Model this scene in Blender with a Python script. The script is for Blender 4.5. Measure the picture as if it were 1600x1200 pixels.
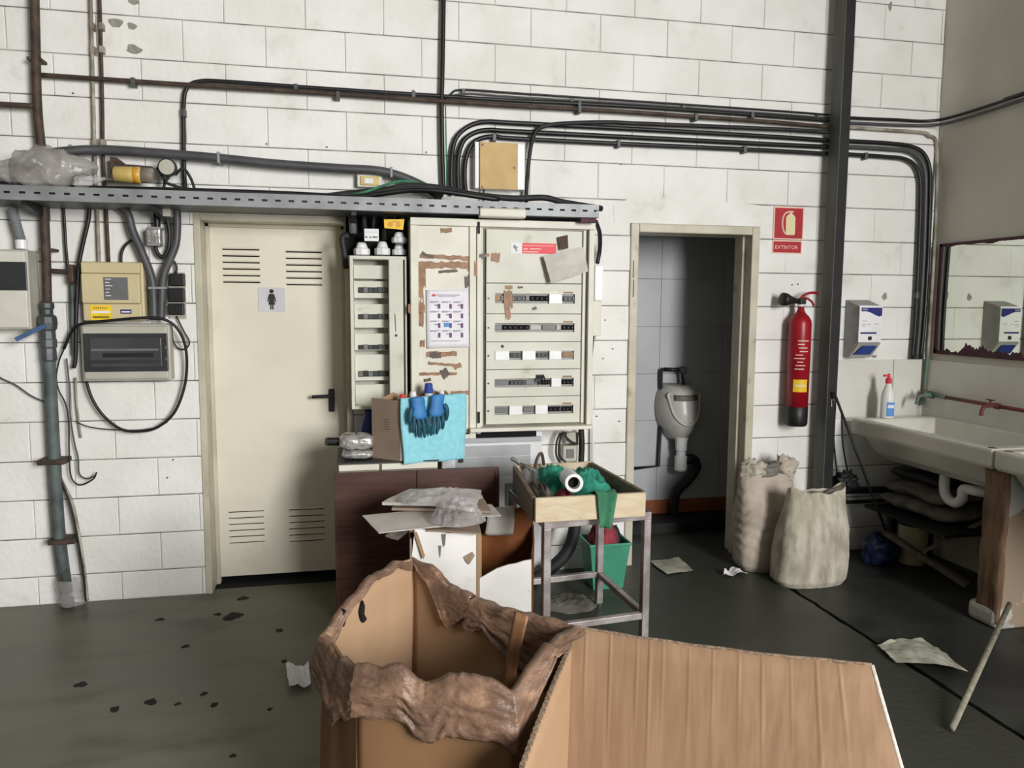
import bpy, bmesh, math, random
from mathutils import Vector, Matrix, noise
random.seed(7)
scene = bpy.context.scene
C = scene.collection
for o in list(bpy.data.objects):
    bpy.data.objects.remove(o)

# ------------------------------------------------------------------ camera, light, exposure
FPX, CX, CY = 1200.0, 800.0, 600.0          # focal length in pixels of the 1600 x 1200 frame
YAW, PITCH, ROLL = math.radians(11.95), math.radians(5.86), math.radians(0.34)
EYE = Vector((0, 0, 1.555))
D = 4.25                                     # distance of the back wall face along Y
XR = 3.60                                    # right wall face
fwd = Vector((math.sin(YAW)*math.cos(PITCH), math.cos(YAW)*math.cos(PITCH), -math.sin(PITCH)))
rt = Vector((math.cos(YAW), -math.sin(YAW), 0)); up = rt.cross(fwd)
rgt = rt*math.cos(ROLL) + up*math.sin(ROLL); upv = up*math.cos(ROLL) - rt*math.sin(ROLL)
cam_d = bpy.data.cameras.new('camera'); cam = bpy.data.objects.new('camera', cam_d); C.objects.link(cam)
cam.matrix_world = Matrix(((rgt.x, upv.x, -fwd.x, EYE.x), (rgt.y, upv.y, -fwd.y, EYE.y), (rgt.z, upv.z, -fwd.z, EYE.z), (0, 0, 0, 1)))
cam_d.sensor_width = 36; cam_d.lens = 36*FPX/1600; cam_d.clip_start = 0.05
scene.camera = cam

def S(r, g, b, a=1.0):
    f = lambda c: (c/12.92 if c <= 0.04045 else ((c+0.055)/1.055)**2.4)
    return (f(r/255), f(g/255), f(b/255), a)

world = bpy.data.worlds.new('world'); scene.world = world; world.use_nodes = True
bg = world.node_tree.nodes['Background']; bg.inputs[0].default_value = S(225, 235, 250); bg.inputs[1].default_value = 0.35

def area(name, loc, target, sx, sy, power, col):
    l = bpy.data.lights.new(name, 'AREA'); l.shape = 'RECTANGLE'; l.size = sx; l.size_y = sy; l.energy = power; l.color = col[:3]
    o = bpy.data.objects.new(name, l); C.objects.link(o); o.location = loc
    o.rotation_euler = (Vector(target)-Vector(loc)).to_track_quat('-Z', 'Y').to_euler()
    return o
# daylight of the hall: a wide high opening in the right-hand wall behind the camera
area('side_opening_daylight', (3.4, -3.1, 2.4), (-1.0, -.65, 1.3), 3.8, 2.6, 1330, (1.0, 0.99, 0.98))
scene.view_settings.view_transform = 'Standard'; scene.view_settings.look = 'None'
scene.view_settings.gamma = 1.0; scene.view_settings.use_curve_mapping = False
scene.view_settings.exposure = 0.02

# ------------------------------------------------------------------ surveying helpers: photo pixel -> point on a known plane of the room
def ray(x, y):
    return (rgt*((x-CX)/FPX) - upv*((y-CY)/FPX) + fwd)
def BW(x, y, off=0.0):                       # on the plane `off` in front of the back wall
    d = ray(x, y); return EYE + d*((D-off)/d.y)
def RW(x, y, off=0.0):                       # on the plane `off` in front of the right wall
    d = ray(x, y); return EYE + d*((XR-off)/d.x)
def FL(x, y, z=0.0):                         # on the horizontal plane at height z
    d = ray(x, y); return EYE + d*((z-EYE.z)/d.z)
def PY(x, y, Y): d = ray(x, y); return EYE + d*(Y/d.y)

# ------------------------------------------------------------------ materials
MATS = {}
def mat(name, c1, c2=None, rough=0.6, metal=0.0, scale=6.0, bump=0.0, bscale=60.0, lo=0.35, hi=0.65, stretch=None,
        c3=None, c3scale=2.0, c3lo=0.55, c3hi=0.7, alpha=1.0, trans=0.0, detail=4.0, spec=0.5, ior=1.45, rough2=None):
    m = bpy.data.materials.new(name); m.use_nodes = True; MATS[name] = m
    nt = m.node_tree; N = nt.nodes; L = nt.links; b = N['Principled BSDF']
    b.inputs['Roughness'].default_value = rough; b.inputs['Metallic'].default_value = metal
    b.inputs['Base Color'].default_value = c1; b.inputs['Alpha'].default_value = alpha
    b.inputs['Transmission Weight'].default_value = trans; b.inputs['Specular IOR Level'].default_value = spec
    b.inputs['IOR'].default_value = ior
    geo = N.new('ShaderNodeNewGeometry'); vec = geo.outputs['Position']
    if stretch:
        mp = N.new('ShaderNodeMapping'); mp.inputs['Scale'].default_value = stretch
        L.new(vec, mp.inputs['Vector']); vec = mp.outputs[0]
    def nz(sc, det=detail):
        n = N.new('ShaderNodeTexNoise'); n.inputs['Scale'].default_value = sc; n.inputs['Detail'].default_value = det
        L.new(vec, n.inputs['Vector']); return n
    def mr(src, a, c):
        r = N.new('ShaderNodeMapRange'); r.inputs[1].default_value = a; r.inputs[2].default_value = c
        r.interpolation_type = 'SMOOTHSTEP'; L.new(src, r.inputs[0]); return r.outputs[0]
    col = None
    if c2:
        n = nz(scale); mx = N.new('ShaderNodeMix'); mx.data_type = 'RGBA'
        mx.inputs[6].default_value = c1; mx.inputs[7].default_value = c2
        fac = mr(n.outputs[0], lo, hi); L.new(fac, mx.inputs[0]); col = mx.outputs[2]
        if rough2 is not None:
            rr = N.new('ShaderNodeMapRange'); rr.inputs[3].default_value = rough; rr.inputs[4].default_value = rough2
            L.new(fac, rr.inputs[0]); L.new(rr.outputs[0], b.inputs['Roughness'])
    if c3:
        n = nz(c3scale, 6); mx = N.new('ShaderNodeMix'); mx.data_type = 'RGBA'
        if col: L.new(col, mx.inputs[6])
        else: mx.inputs[6].default_value = c1
        mx.inputs[7].default_value = c3
        L.new(mr(n.outputs[0], c3lo, c3hi), mx.inputs[0]); col = mx.outputs[2]
    if col: L.new(col, b.inputs['Base Color'])
    if bump:
        n = nz(bscale, 5); bp = N.new('ShaderNodeBump'); bp.inputs['Strength'].default_value = bump; bp.inputs['Distance'].default_value = 0.01
        L.new(n.outputs[0], bp.inputs['Height']); L.new(bp.outputs[0], b.inputs['Normal'])
    return m

mat('paint_block', S(238, 237, 233), S(229, 227, 222), .75, scale=3, bump=.35, bscale=35, c3=S(206, 203, 194), c3scale=6, c3lo=.6, c3hi=.85)
mat('mortar', S(92, 90, 86), S(150, 147, 141), .9, scale=7)
mat('plaster', S(214, 212, 202), S(202, 199, 188), .8, scale=2, bump=.25, bscale=18, c3=S(180, 176, 165), c3scale=3, c3lo=.6, c3hi=.8)
mat('plaster_beige', S(212, 207, 194), S(202, 197, 184), .8, scale=2.2, bump=.2, bscale=14)
mat('splash_tile', S(222, 221, 214), S(212, 210, 201), .4, scale=3)
mat('floor_concrete', S(114, 111, 98), S(94, 91, 80), .5, scale=1.3, bump=.2, bscale=18, lo=.3, hi=.7, c3=S(74, 71, 61), c3scale=2.2, c3lo=.5, c3hi=.8, stretch=(.8, 2.2, 1), rough2=.38)
mat('floor_wet', S(60, 61, 57), S(44, 45, 43), .5, scale=2, bump=.25, bscale=22, c3=S(34, 34, 32), c3scale=3)
mat('oil_spot', S(24, 22, 19), S(34, 31, 27), .85, scale=20)
mat('joint_dark', S(18, 17, 16), None, .9)
mat('cream_door', S(226, 221, 204), S(219, 213, 195), .38, scale=2.5, c3=S(204, 197, 177), c3scale=3, c3lo=.6, c3hi=.8)
mat('cream_frame', S(200, 194, 174), S(184, 178, 158), .45, scale=5, c3=S(148, 141, 120), c3scale=7, c3lo=.6, c3hi=.75)
mat('black', S(22, 22, 23), S(32, 32, 33), .45, scale=12)
mat('black_rubber', S(30, 30, 32), S(44, 44, 45), .6, scale=10)
mat('void', S(9, 9, 9), None, .9)
mat('conduit_grey', S(82, 82, 84), S(70, 70, 72), .45, scale=8)
mat('rust_pipe', S(62, 50, 42), S(84, 68, 58), .65, metal=.15, scale=18, bump=.3, bscale=80)
mat('green_pipe', S(92, 104, 102), S(70, 78, 76), .6, scale=8, c3=S(52, 52, 48), c3scale=6)
mat('dirty_pipe', S(176, 170, 156), S(120, 110, 96), .6, scale=9)
mat('galv', S(150, 153, 154), S(130, 133, 134), .5, metal=.2, scale=7)
mat('galv_dark', S(92, 95, 96), S(74, 76, 78), .5, metal=.3, scale=7)
mat('steel', S(176, 168, 166), S(138, 129, 127), .42, metal=.45, scale=9)
mat('chrome', S(210, 210, 210), None, .2, metal=1)
mat('cab_cream', S(212, 211, 197), S(202, 201, 186), .5, scale=4, c3=S(182, 178, 154), c3scale=8, c3lo=.6, c3hi=.75)
mat('cab_cream_light', S(223, 220, 206), S(213, 210, 195), .5, scale=5)
mat('cab_shadow', S(120, 118, 104), S(100, 98, 88), .6, scale=6)
mat('box_white', S(216, 214, 204), S(206, 203, 192), .5, scale=6)
mat('beige_plastic', S(206, 192, 152), S(198, 184, 144), .5, scale=4)
mat('lt_grey_plastic', S(186, 184, 172), S(176, 174, 160), .5, scale=5)
mat('mid_grey', S(112, 114, 114), S(98, 100, 100), .45, scale=6)
mat('dark_grey', S(56, 58, 60), S(48, 50, 52), .35, scale=6)
mat('smoked_lid', S(70, 73, 74), S(62, 64, 65), .15, scale=5)
mat('white_plastic', S(236, 236, 236), S(226, 226, 226), .4, scale=6)
mat('white_paper', S(236, 234, 238), S(228, 226, 232), .8, scale=9)
mat('grey_paper', S(204, 198, 190), S(190, 184, 176), .8, scale=12, bump=.2, bscale=30)
mat('dirty_paper', S(190, 188, 172), S(158, 156, 140), .85, scale=10)
mat('print_grey', S(170, 166, 180), None, .8)
mat('print_purple', S(112, 84, 122), None, .8)
mat('print_blue', S(96, 152, 214), None, .8)
mat('red_label', S(222, 52, 66), None, .5)
mat('sign_red', S(178, 26, 36), S(166, 24, 34), .5, scale=12)
mat('sign_cream', S(224, 214, 168), None, .6)
mat('sign_border', S(232, 196, 180), None, .6)
mat('ext_red', S(160, 22, 34), S(140, 18, 30), .35, scale=8)
mat('yellow', S(242, 206, 40), S(232, 190, 30), .5, scale=14)
mat('amber', S(214, 190, 120), S(196, 168, 96), .35, scale=10, alpha=1)
mat('orange_tape', S(206, 150, 50), None, .4)
mat('tape_brown', S(158, 118, 84), S(134, 98, 68), .5, scale=25)
mat('tape_dark', S(92, 74, 66), S(78, 62, 56), .5, scale=25)
mat('board_tan', S(206, 176, 124), S(196, 166, 114), .7, scale=10)
mat('navy', S(36, 40, 110), S(44, 50, 120), .4, scale=12)
mat('blue_plastic', S(38, 66, 150), None, .35)
mat('blue_lever', S(66, 98, 138), S(56, 84, 120), .5, scale=20)
mat('maroon', S(86, 46, 56), S(70, 40, 48), .7, scale=18)
mat('mirror_glass', S(222, 226, 214), None, .02, metal=1)
mat('ceramic', S(214, 212, 202), S(204, 202, 190), .22, scale=3)
mat('urinal_ceramic', S(196, 194, 186), S(186, 184, 176), .3, scale=5)
mat('terracotta', S(152, 88, 48), S(130, 74, 40), .6, scale=8)
mat('toilet_tile', S(186, 188, 190), S(176, 178, 180), .45, scale=2)
mat('black_paint', S(16, 16, 16), S(24, 24, 22), .7, scale=9)
mat('post_grey', S(88, 88, 80), S(72, 72, 66), .55, scale=10, stretch=(1, 1, .2))
mat('post_black', S(20, 20, 20), S(28, 28, 27), .6, scale=10)
mat('copper_green', S(92, 122, 110), S(110, 104, 92), .6, scale=16)
mat('copper_red', S(120, 58, 52), S(96, 48, 44), .5, metal=.2, scale=14)
mat('brown_wood', S(84, 52, 44), S(70, 42, 36), .5, scale=5, stretch=(1, 1, 12))
mat('tray_wood', S(208, 192, 164), S(198, 180, 150), .7, scale=6, stretch=(2, 2, 9), c3=S(170, 150, 122), c3scale=9, c3lo=.6, c3hi=.8)
mat('tray_wood_dark', S(122, 106, 88), S(100, 86, 72), .75, scale=7, stretch=(2, 2, 14))
mat('cardboard', S(164, 134, 104), S(152, 122, 93), .8, scale=3, bump=.08, bscale=30)
mat('cardboard_shaded', S(126, 94, 64), S(112, 82, 54), .85, scale=4)  # deeper brown puts the shade on the carton front into the colour
mat('cardboard_grey', S(150, 132, 114), S(138, 120, 104), .85, scale=5)
mat('cardboard_brown', S(132, 78, 38), S(118, 68, 32), .85, scale=4)
mat('cardboard_white', S(234, 232, 228), S(218, 216, 212), .7, scale=5, c3=S(150, 146, 140), c3scale=7, c3lo=.64, c3hi=.72)
mat('kraft_paper', S(126, 99, 81), S(100, 77, 63), .42, scale=7, bump=.5, bscale=45, stretch=(1, 1, 2.2), c3=S(150, 119, 96), c3scale=9)
mat('corrugated', S(150, 128, 108), S(110, 92, 76), .9, scale=120)
mat('towel_blue', S(156, 220, 232), S(142, 210, 224), .95, scale=40, bump=.5, bscale=180)
mat('glove_blue', S(58, 128, 190), S(48, 112, 172), .55, scale=10)
mat('glove_teal', S(34, 88, 108), S(28, 72, 90), .6, scale=14)
mat('plastic_film', S(216, 212, 214), S(190, 184, 184), .12, scale=12, bump=.9, bscale=26, alpha=.34)
mat('plastic_bag', S(186, 182, 176), S(150, 146, 140), .15, scale=9, bump=1.0, bscale=20, alpha=.55)
mat('silver_pack', S(198, 196, 192), S(150, 146, 142), .25, metal=.35, scale=16, bump=.9, bscale=40)
mat('rag_green', S(56, 152, 128), S(40, 124, 104), .9, scale=14, bump=.4, bscale=60)
mat('rag_dkgreen', S(66, 130, 96), S(54, 110, 82), .9, scale=14, bump=.4, bscale=60)
mat('bin_green', S(72, 156, 124), S(60, 138, 110), .5, scale=6)
mat('rag_red', S(150, 60, 70), S(120, 46, 54), .9, scale=14)
mat('rag_grey', S(112, 104, 96), S(84, 78, 72), .9, scale=14, bump=.4, bscale=60)
mat('sack', S(192, 180, 166), S(172, 160, 146), .85, scale=8, bump=.3, bscale=70)
mat('sack_dirty', S(198, 192, 176), S(172, 164, 146), .85, scale=8, bump=.3, bscale=70, c3=S(146, 139, 121), c3scale=9, c3lo=.42, c3hi=.8, stretch=(2.2, 2.2, .7))
mat('sack_dark', S(128, 124, 116), S(96, 93, 87), .9, scale=9, bump=.3, bscale=50)
mat('rubble', S(150, 130, 108), S(126, 108, 90), .9, scale=9, bump=.6, bscale=40)
mat('pier_wall', S(190, 188, 180), S(176, 174, 166), .85, scale=5, bump=.5, bscale=24, c3=S(150, 132, 112), c3scale=4.5, c3lo=.5, c3hi=.54)
mat('rust_wood', S(132, 104, 80), S(94, 68, 50), .8, scale=8, stretch=(3, 3, .5), bump=.4, bscale=40)
mat('old_timber', S(120, 110, 96), S(98, 90, 78), .85, scale=9, stretch=(4, 4, 1))
mat('cream_bucket', S(192, 186, 150), S(176, 170, 136), .5, scale=6)
mat('blue_bag', S(38, 48, 84), S(28, 36, 66), .5, scale=12, bump=.6, bscale=30)
mat('appliance', S(220, 221, 222), S(212, 213, 214), .4, scale=4)
mat('appliance_grey', S(168, 170, 172), None, .4)
mat('bottle_white', S(228, 228, 224), None, .35)
mat('hall_far', S(112, 108, 100), None, .9)
mat('ceiling_mat', S(120, 120, 116), None, .9)
mat('stick_wood', S(150, 144, 126), S(126, 120, 104), .7, scale=9, stretch=(6, 6, 2))

mat('bare_grey', S(158, 154, 144), S(140, 136, 126), .9, scale=40, bump=.4, bscale=120)
mat('cardboard_flap', S(156, 126, 99), S(140, 111, 85), .8, scale=1, stretch=(46, 46, .9), lo=.3, hi=.7)
mat('cut_board', S(208, 200, 190), S(188, 178, 166), .85, scale=60)
mat('slot_grey', S(150, 150, 146), S(134, 134, 130), .5, scale=20)
mat('dispenser_grey', S(158, 156, 153), S(146, 144, 141), .5, scale=14)
mat('sign_grey', S(206, 206, 208), S(196, 196, 198), .5, scale=8)
# floor colour darkens to the right, with a noisy edge
nt = MATS['floor_concrete'].node_tree; N = nt.nodes; L_ = nt.links; bs = N['Principled BSDF']
src = bs.inputs['Base Color'].links[0].from_socket
ge = N.new('ShaderNodeNewGeometry'); sx = N.new('ShaderNodeSeparateXYZ'); L_.new(ge.outputs['Position'], sx.inputs[0])
no = N.new('ShaderNodeTexNoise'); no.inputs['Scale'].default_value = 1.5; no.inputs['Detail'].default_value = 5; L_.new(ge.outputs['Position'], no.inputs['Vector'])
ad = N.new('ShaderNodeMath'); ad.operation = 'MULTIPLY_ADD'; L_.new(no.outputs[0], ad.inputs[0]); ad.inputs[1].default_value = 1.2; L_.new(sx.outputs[0], ad.inputs[2])
rg = N.new('ShaderNodeMapRange'); rg.interpolation_type = 'SMOOTHSTEP'; rg.inputs[1].default_value = .45; rg.inputs[2].default_value = 1.5; L_.new(ad.outputs[0], rg.inputs[0])
mx = N.new('ShaderNodeMix'); mx.data_type = 'RGBA'; L_.new(rg.outputs[0], mx.inputs[0]); L_.new(src, mx.inputs[6]); mx.inputs[7].default_value = S(60, 62, 54); L_.new(mx.outputs[2], bs.inputs['Base Color'])

# ------------------------------------------------------------------ mesh builder
def cr(pts, n=8, closed=False):              # Catmull-Rom through points
    P = [Vector(p) for p in pts]
    if len(P) < 3: return P
    out = []
    m = len(P)
    for i in range(m-1 if not closed else m):
        p0 = P[i-1] if (i > 0 or closed) else P[0]*2-P[1]
        p1 = P[i]; p2 = P[(i+1) % m]
        p3 = P[(i+2) % m] if (i+2 < m or closed) else P[-1]*2-P[-2]
        for k in range(n):
            t = k/n
            out.append(0.5*((2*p1)+(p2-p0)*t+(2*p0-5*p1+4*p2-p3)*t*t+(3*p1-p0-3*p2+p3)*t**3))
    if not closed: out.append(P[-1])
    return out

class MB:
    def __init__(s): s.v = []; s.f = []
    def add(s, vs, fs):
        b = len(s.v); s.v += [Vector(p) for p in vs]; s.f += [tuple(b+i for i in f) for f in fs]; return s
    def box(s, a, b):
        x0, y0, z0 = a; x1, y1, z1 = b
        x0, x1 = min(x0, x1), max(x0, x1); y0, y1 = min(y0, y1), max(y0, y1); z0, z1 = min(z0, z1), max(z0, z1)
        return s.add([(x0,y0,z0),(x1,y0,z0),(x1,y1,z0),(x0,y1,z0),(x0,y0,z1),(x1,y0,z1),(x1,y1,z1),(x0,y1,z1)],
                     [(0,3,2,1),(4,5,6,7),(0,1,5,4),(1,2,6,5),(2,3,7,6),(3,0,4,7)])
    def bar(s, p, q, w, t, upd=(0, 0, 1)):   # rectangular bar from p to q
        p = Vector(p); q = Vector(q); d = (q-p).normalized(); u = Vector(upd)
        a = d.cross(u)
        if a.length < 1e-4: a = d.cross(Vector((1, 0, 0)))
        a.normalize(); b = a.cross(d).normalized(); a = a*w/2; b = b*t/2
        vs = [p-a-b, p+a-b, p+a+b, p-a+b, q-a-b, q+a-b, q+a+b, q-a+b]
        return s.add(vs, [(0,1,2,3),(7,6,5,4),(0,4,5,1),(1,5,6,2),(2,6,7,3),(3,7,4,0)])
    def prism(s, poly, ax, a, b):            # polygon in the other two axes, extruded along ax from a to b
        def P(u, w, t): return {'x': (t, u, w), 'y': (u, t, w), 'z': (u, w, t)}[ax]
        n = len(poly); vs = [P(u, w, a) for u, w in poly]+[P(u, w, b) for u, w in poly]
        fs = [tuple(range(n))[::-1], tuple(range(n, 2*n))]+[(i, (i+1) % n, n+(i+1) % n, n+i) for i in range(n)]
        return s.add(vs, fs)
    def tube(s, pts, r, n=10, caps=True):
        P = [Vector(p) for p in pts]; m = len(P); rs = r if isinstance(r, (list, tuple)) else [r]*m
        T = [(P[min(i+1, m-1)]-P[max(i-1, 0)]).normalized() for i in range(m)]
        u = T[0].orthogonal().normalized(); vs = []; fs = []
        for i in range(m):
            u = (u-T[i]*u.dot(T[i])).normalized(); w = T[i].cross(u)
            for k in range(n):
                a = 2*math.pi*k/n; vs.append(P[i]+(u*math.cos(a)+w*math.sin(a))*rs[i])
        for i in range(m-1):
            for k in range(n): fs.append((i*n+k, i*n+(k+1) % n, (i+1)*n+(k+1) % n, (i+1)*n+k))
        if caps: fs += [tuple(range(n))[::-1], tuple(range((m-1)*n, m*n))]
        return s.add(vs, fs)
    def lathe(s, prof, c, axis=(0, 0, 1), n=24):   # prof: (radius, height along axis)
        c = Vector(c); w = Vector(axis).normalized(); u = w.orthogonal().normalized(); v = w.cross(u); vs = []; fs = []
        m = len(prof)
        for r, h in prof:
            for k in range(n):
                a = 2*math.pi*k/n; vs.append(c+w*h+(u*math.cos(a)+v*math.sin(a))*max(r, 1e-4))
        for i in range(m-1):
            for k in range(n): fs.append((i*n+k, i*n+(k+1) % n, (i+1)*n+(k+1) % n, (i+1)*n+k))
        fs += [tuple(range(n))[::-1], tuple(range((m-1)*n, m*n))]
        return s.add(vs, fs)
    def grid(s, fn, nu, nv, closeu=False):
        vs = [fn(i/(nu if closeu else nu-1), j/(nv-1)) for j in range(nv) for i in range(nu)]; fs = []
        for j in range(nv-1):
            for i in range(nu if closeu else nu-1):
                a = j*nu+i; b = j*nu+(i+1) % nu; fs.append((a, b, b+nu, a+nu))
        return s.add(vs, fs)
    def build(s, name, m, parent=None, smooth=False, bevel=0.0, solid=0.0, sub=0, seg=2, kind=None):
        me = bpy.data.meshes.new(name)
        xs = [p.x for p in s.v]; ys = [p.y for p in s.v]; zs = [p.z for p in s.v]
        org = Vector(((min(xs)+max(xs))/2, (min(ys)+max(ys))/2, min(zs)))
        me.from_pydata([tuple(p-org) for p in s.v], [], s.f); me.update()
        bm = bmesh.new(); bm.from_mesh(me); bmesh.ops.recalc_face_normals(bm, faces=bm.faces); bm.to_mesh(me); bm.free()
        if smooth: me.polygons.foreach_set('use_smooth', [True]*len(me.polygons))
        o = bpy.data.objects.new(name, me); C.objects.link(o); me.materials.append(MATS[m] if isinstance(m, str) else m)
        if parent is not None:
            o.parent = parent; o.location = org - WORLD[parent.name]
        else: o.location = org
        WORLD[o.name] = org
        if solid: md = o.modifiers.new('solid', 'SOLIDIFY'); md.thickness = solid; md.offset = 0
        if bevel: md = o.modifiers.new('bevel', 'BEVEL'); md.width = bevel; md.segments = seg; md.limit_method = 'ANGLE'
        if sub: md = o.modifiers.new('sub', 'SUBSURF'); md.levels = sub; md.render_levels = sub
        if kind: o['kind'] = kind
        return o
WORLD = {}
def tag(o, label, cat, group=None):
    o['label'] = label; o['category'] = cat
    if group: o['group'] = group
    return o
def thing(name, loc, label, cat, group=None):
    o = bpy.data.objects.new(name, None); C.objects.link(o); o.location = loc; o.empty_display_size = .1
    WORLD[o.name] = Vector(loc); return tag(o, label, cat, group)
def struct(o): o['kind'] = 'structure'; return o
def nz3(p, s=1.0, k=0.0): return noise.noise(Vector(p)*s+Vector((k*7.3, k*3.1, k*1.7)))
def text_mb(txt, size, origin, ux, uz, ext=0.0006):
    cu = bpy.data.curves.new('t', 'FONT'); cu.body = txt; cu.size = size; cu.extrude = ext; cu.resolution_u = 2
    ob = bpy.data.objects.new('t', cu); C.objects.link(ob)
    bpy.context.view_layer.update()
    me = bpy.data.meshes.new_from_object(ob.evaluated_get(bpy.context.evaluated_depsgraph_get()))
    ux = Vector(ux); uz = Vector(uz); n = ux.cross(uz); b = MB()
    w = max([v.co.x for v in me.vertices] or [0])
    b.add([Vector(origin)+ux*v.co.x+uz*v.co.y+n*v.co.z for v in me.vertices], [tuple(p.vertices) for p in me.polygons])
    bpy.data.objects.remove(ob); bpy.data.curves.remove(cu); bpy.data.meshes.remove(me)
    return b, w
def blob(name, m, cen, rx, ry, rz, amp, seed, parent=None, sc=4.0, n=20, squash=None, flat=True):
    b = MB()
    def fn(u, v):
        a = 2*math.pi*u; t = math.pi*(v*.998+.001)
        d = Vector((math.cos(a)*math.sin(t), math.sin(a)*math.sin(t), -math.cos(t)))
        k = 1+amp*nz3(d, sc*.4, seed)+amp*.6*nz3(d, sc, seed+3)
        p = Vector((d.x*rx, d.y*ry, d.z*rz))*k
        if flat and p.z < -rz*.85: p.z = -rz*.85
        return Vector(cen)+p
    b.grid(fn, n*2, n, closeu=True)
    return b.build(name, m, parent, smooth=True)

def heap(name, m, cen, rx, ry, h, seed, label, cat, group=None, fr=3.0, parent=None, rot=0.0, sm=True, sharp=1.0):
    # crumpled cloth or film lying in a heap: ridged folds, ragged outline, sits flat on its base
    b = MB(); cx, cy, cz = cen; nr, na = 22, 44
    def fn(u, v):
        a = 2*math.pi*u; r = v; e = 1+.22*nz3((math.cos(a)*1.7, math.sin(a)*1.7, 0), 1, seed)
        x = math.cos(a)*r*e; y = math.sin(a)*r*e
        rid = 1-2*abs(nz3((x*fr, y*fr, 0), 1, seed+1)); rid2 = 1-2*abs(nz3((x*fr*2.3+1, y*fr*2.3, 0), 1, seed+2))
        z = h*max(0, 1-r**3.0)*(.62+.30*rid*sharp+.16*rid2*sharp)+.002
        xx = x*rx*(1+.08*rid2); yy = y*ry*(1+.08*rid); c, s_ = math.cos(rot), math.sin(rot)
        return Vector((cx+xx*c-yy*s_, cy+xx*s_+yy*c, cz+max(.001, z)))
    b.grid(fn, na, nr, closeu=True)
    b.prism([tuple((fn(k/na, 1)).xy) for k in range(na)], 'z', cz, cz+.002)
    o = b.build(name, m, parent, smooth=sm)
    return tag(o, label, cat, group) if parent is None else o
# ================================================================== THE SETTING
OPEN = [(-0.775, 0.012, -1, 2.012), (1.592, 2.405, -1, 2.028)]
XL = -3.2; ZT = 4.8; CH = 0.201; BL = 0.3974; JT = 0.0026
# back wall core (mortar) around the two openings
b = MB(); TH = 0.20; yb0, yb1 = D+0.004, D+TH
b.box((XL, yb0, 0), (OPEN[0][0], yb1, 2.3)); b.box((OPEN[0][1], yb0, 0), (OPEN[1][0], yb1, 2.3)); b.box((OPEN[1][1], yb0, 0), (XR+.2, yb1, 2.3))
b.box((XL, yb0, 2.3), (XR+.2, yb1, ZT))
b.box((OPEN[0][0], yb0, OPEN[0][3]), (OPEN[0][1], yb1, 2.3)); b.box((OPEN[1][0], yb0, OPEN[1][3]), (OPEN[1][1], yb1, 2.3))
wall_back = struct(b.build('wall_back', 'mortar'))
wall_back['label'] = 'white painted concrete block wall with pipes and cables'
CACHE = {}
def block(x0, x1, z0, z1):
    soft = x0 > 2.3 and z0 < 2.6                # joints by the extinguisher are painted over
    if soft: x0 -= JT*.40; x1 += JT*.40
    w = round(x1-x0, 4); hgt = round(z1-z0, 4)
    if w < .012 or hgt < .012: return
    k = (w, hgt, soft)
    if k not in CACHE:
        g = .005; dp = .045; e = 0.003; gx = .0006 if soft else .004
        vs = []
        for (yy, i) in ((dp, 0), (e, 0), (0, g)):
            ix = gx if i else 0; vs += [(-w/2+ix, yy, i), (w/2-ix, yy, i), (w/2-ix, yy, hgt-i), (-w/2+ix, yy, hgt-i)]
        fs = [(8, 9, 10, 11)]
        for L in (0, 4): fs += [(L+i, L+(i+1) % 4, L+4+(i+1) % 4, L+4+i) for i in range(4)]
        me = bpy.data.meshes.new('block'); me.from_pydata(vs, [], fs); me.update(); me.materials.append(MATS['paint_block'])
        bm = bmesh.new(); bm.from_mesh(me); bmesh.ops.recalc_face_normals(bm, faces=bm.faces); bm.to_mesh(me); bm.free()
        CACHE[k] = me
    o = bpy.data.objects.new('block', CACHE[k]); C.objects.link(o); o.parent = wall_back
    o.location = Vector(((x0+x1)/2, D+random.uniform(-.0012, .0012), z0)) - WORLD[wall_back.name]
for k in range(-8, 11):
    z0 = max(0.0, EYE.z+CH*k+JT); z1 = EYE.z+CH*(k+1)-JT
    off = 0 if k % 2 == 0 else BL/2
    n0 = int(math.floor((-2.1-off)/BL))
    n = n0
    while off+n*BL < XR:
        x0 = off+n*BL+JT*.45; x1 = min(off+(n+1)*BL-JT*.45, XR-.004); n += 1
        pieces = [(x0, x1, z0, z1)]
        for ox0, ox1, oz0, oz1 in OPEN:
            nxt = []
            for (a, c, e, f) in pieces:
                if c <= ox0 or a >= ox1 or e >= oz1: nxt.append((a, c, e, f)); continue
                if a < ox0: nxt.append((a, ox0, e, f))
                if c > ox1: nxt.append((ox1, c, e, f))
                if f > oz1: nxt.append((max(a, ox0), min(c, ox1), oz1, f))
            pieces = nxt
        for p in pieces: block(*p)
# plaster patch over the lintel of the doorway
def patch(name, m, pts, y, th, parent=None):
    b = MB(); b.prism([(p[0], p[1]) for p in pts], 'y', y, y+th); return b.build(name, m, parent)
lp = [(BW(960, 330).x, 2.03), (BW(958, 316).x, 2.13), (BW(1000, 310).x, 2.19), (BW(1090, 316).x, 2.175), (BW(1185, 325).x, 2.155), (BW(1205, 345).x, 2.06), (2.41, 2.03)]
patch('plaster_patch', 'paint_block', lp, D-.003, .008, wall_back)
# bare spots where paint has come off
for i, (cx, cy, rx, ry) in enumerate([(181, 36, 9, 7), (206, 41, 6, 5), (209, 77, 10, 6), (209, 1, 7, 5), (1382, 463, 5, 6), (1391, 10, 3, 8), (1366, 557, 5, 3)]):
    c = BW(cx, cy); s = c.y/FPX
    patch('bare_spot', 'bare_grey', [(c.x+rx*s*math.cos(a)*(1+.25*math.sin(3*a+i)), c.z+ry*s*math.sin(a)*(1+.2*math.cos(2*a+i))) for a in [k*.52 for k in range(12)]], D-.0025, .003, wall_back)
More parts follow.
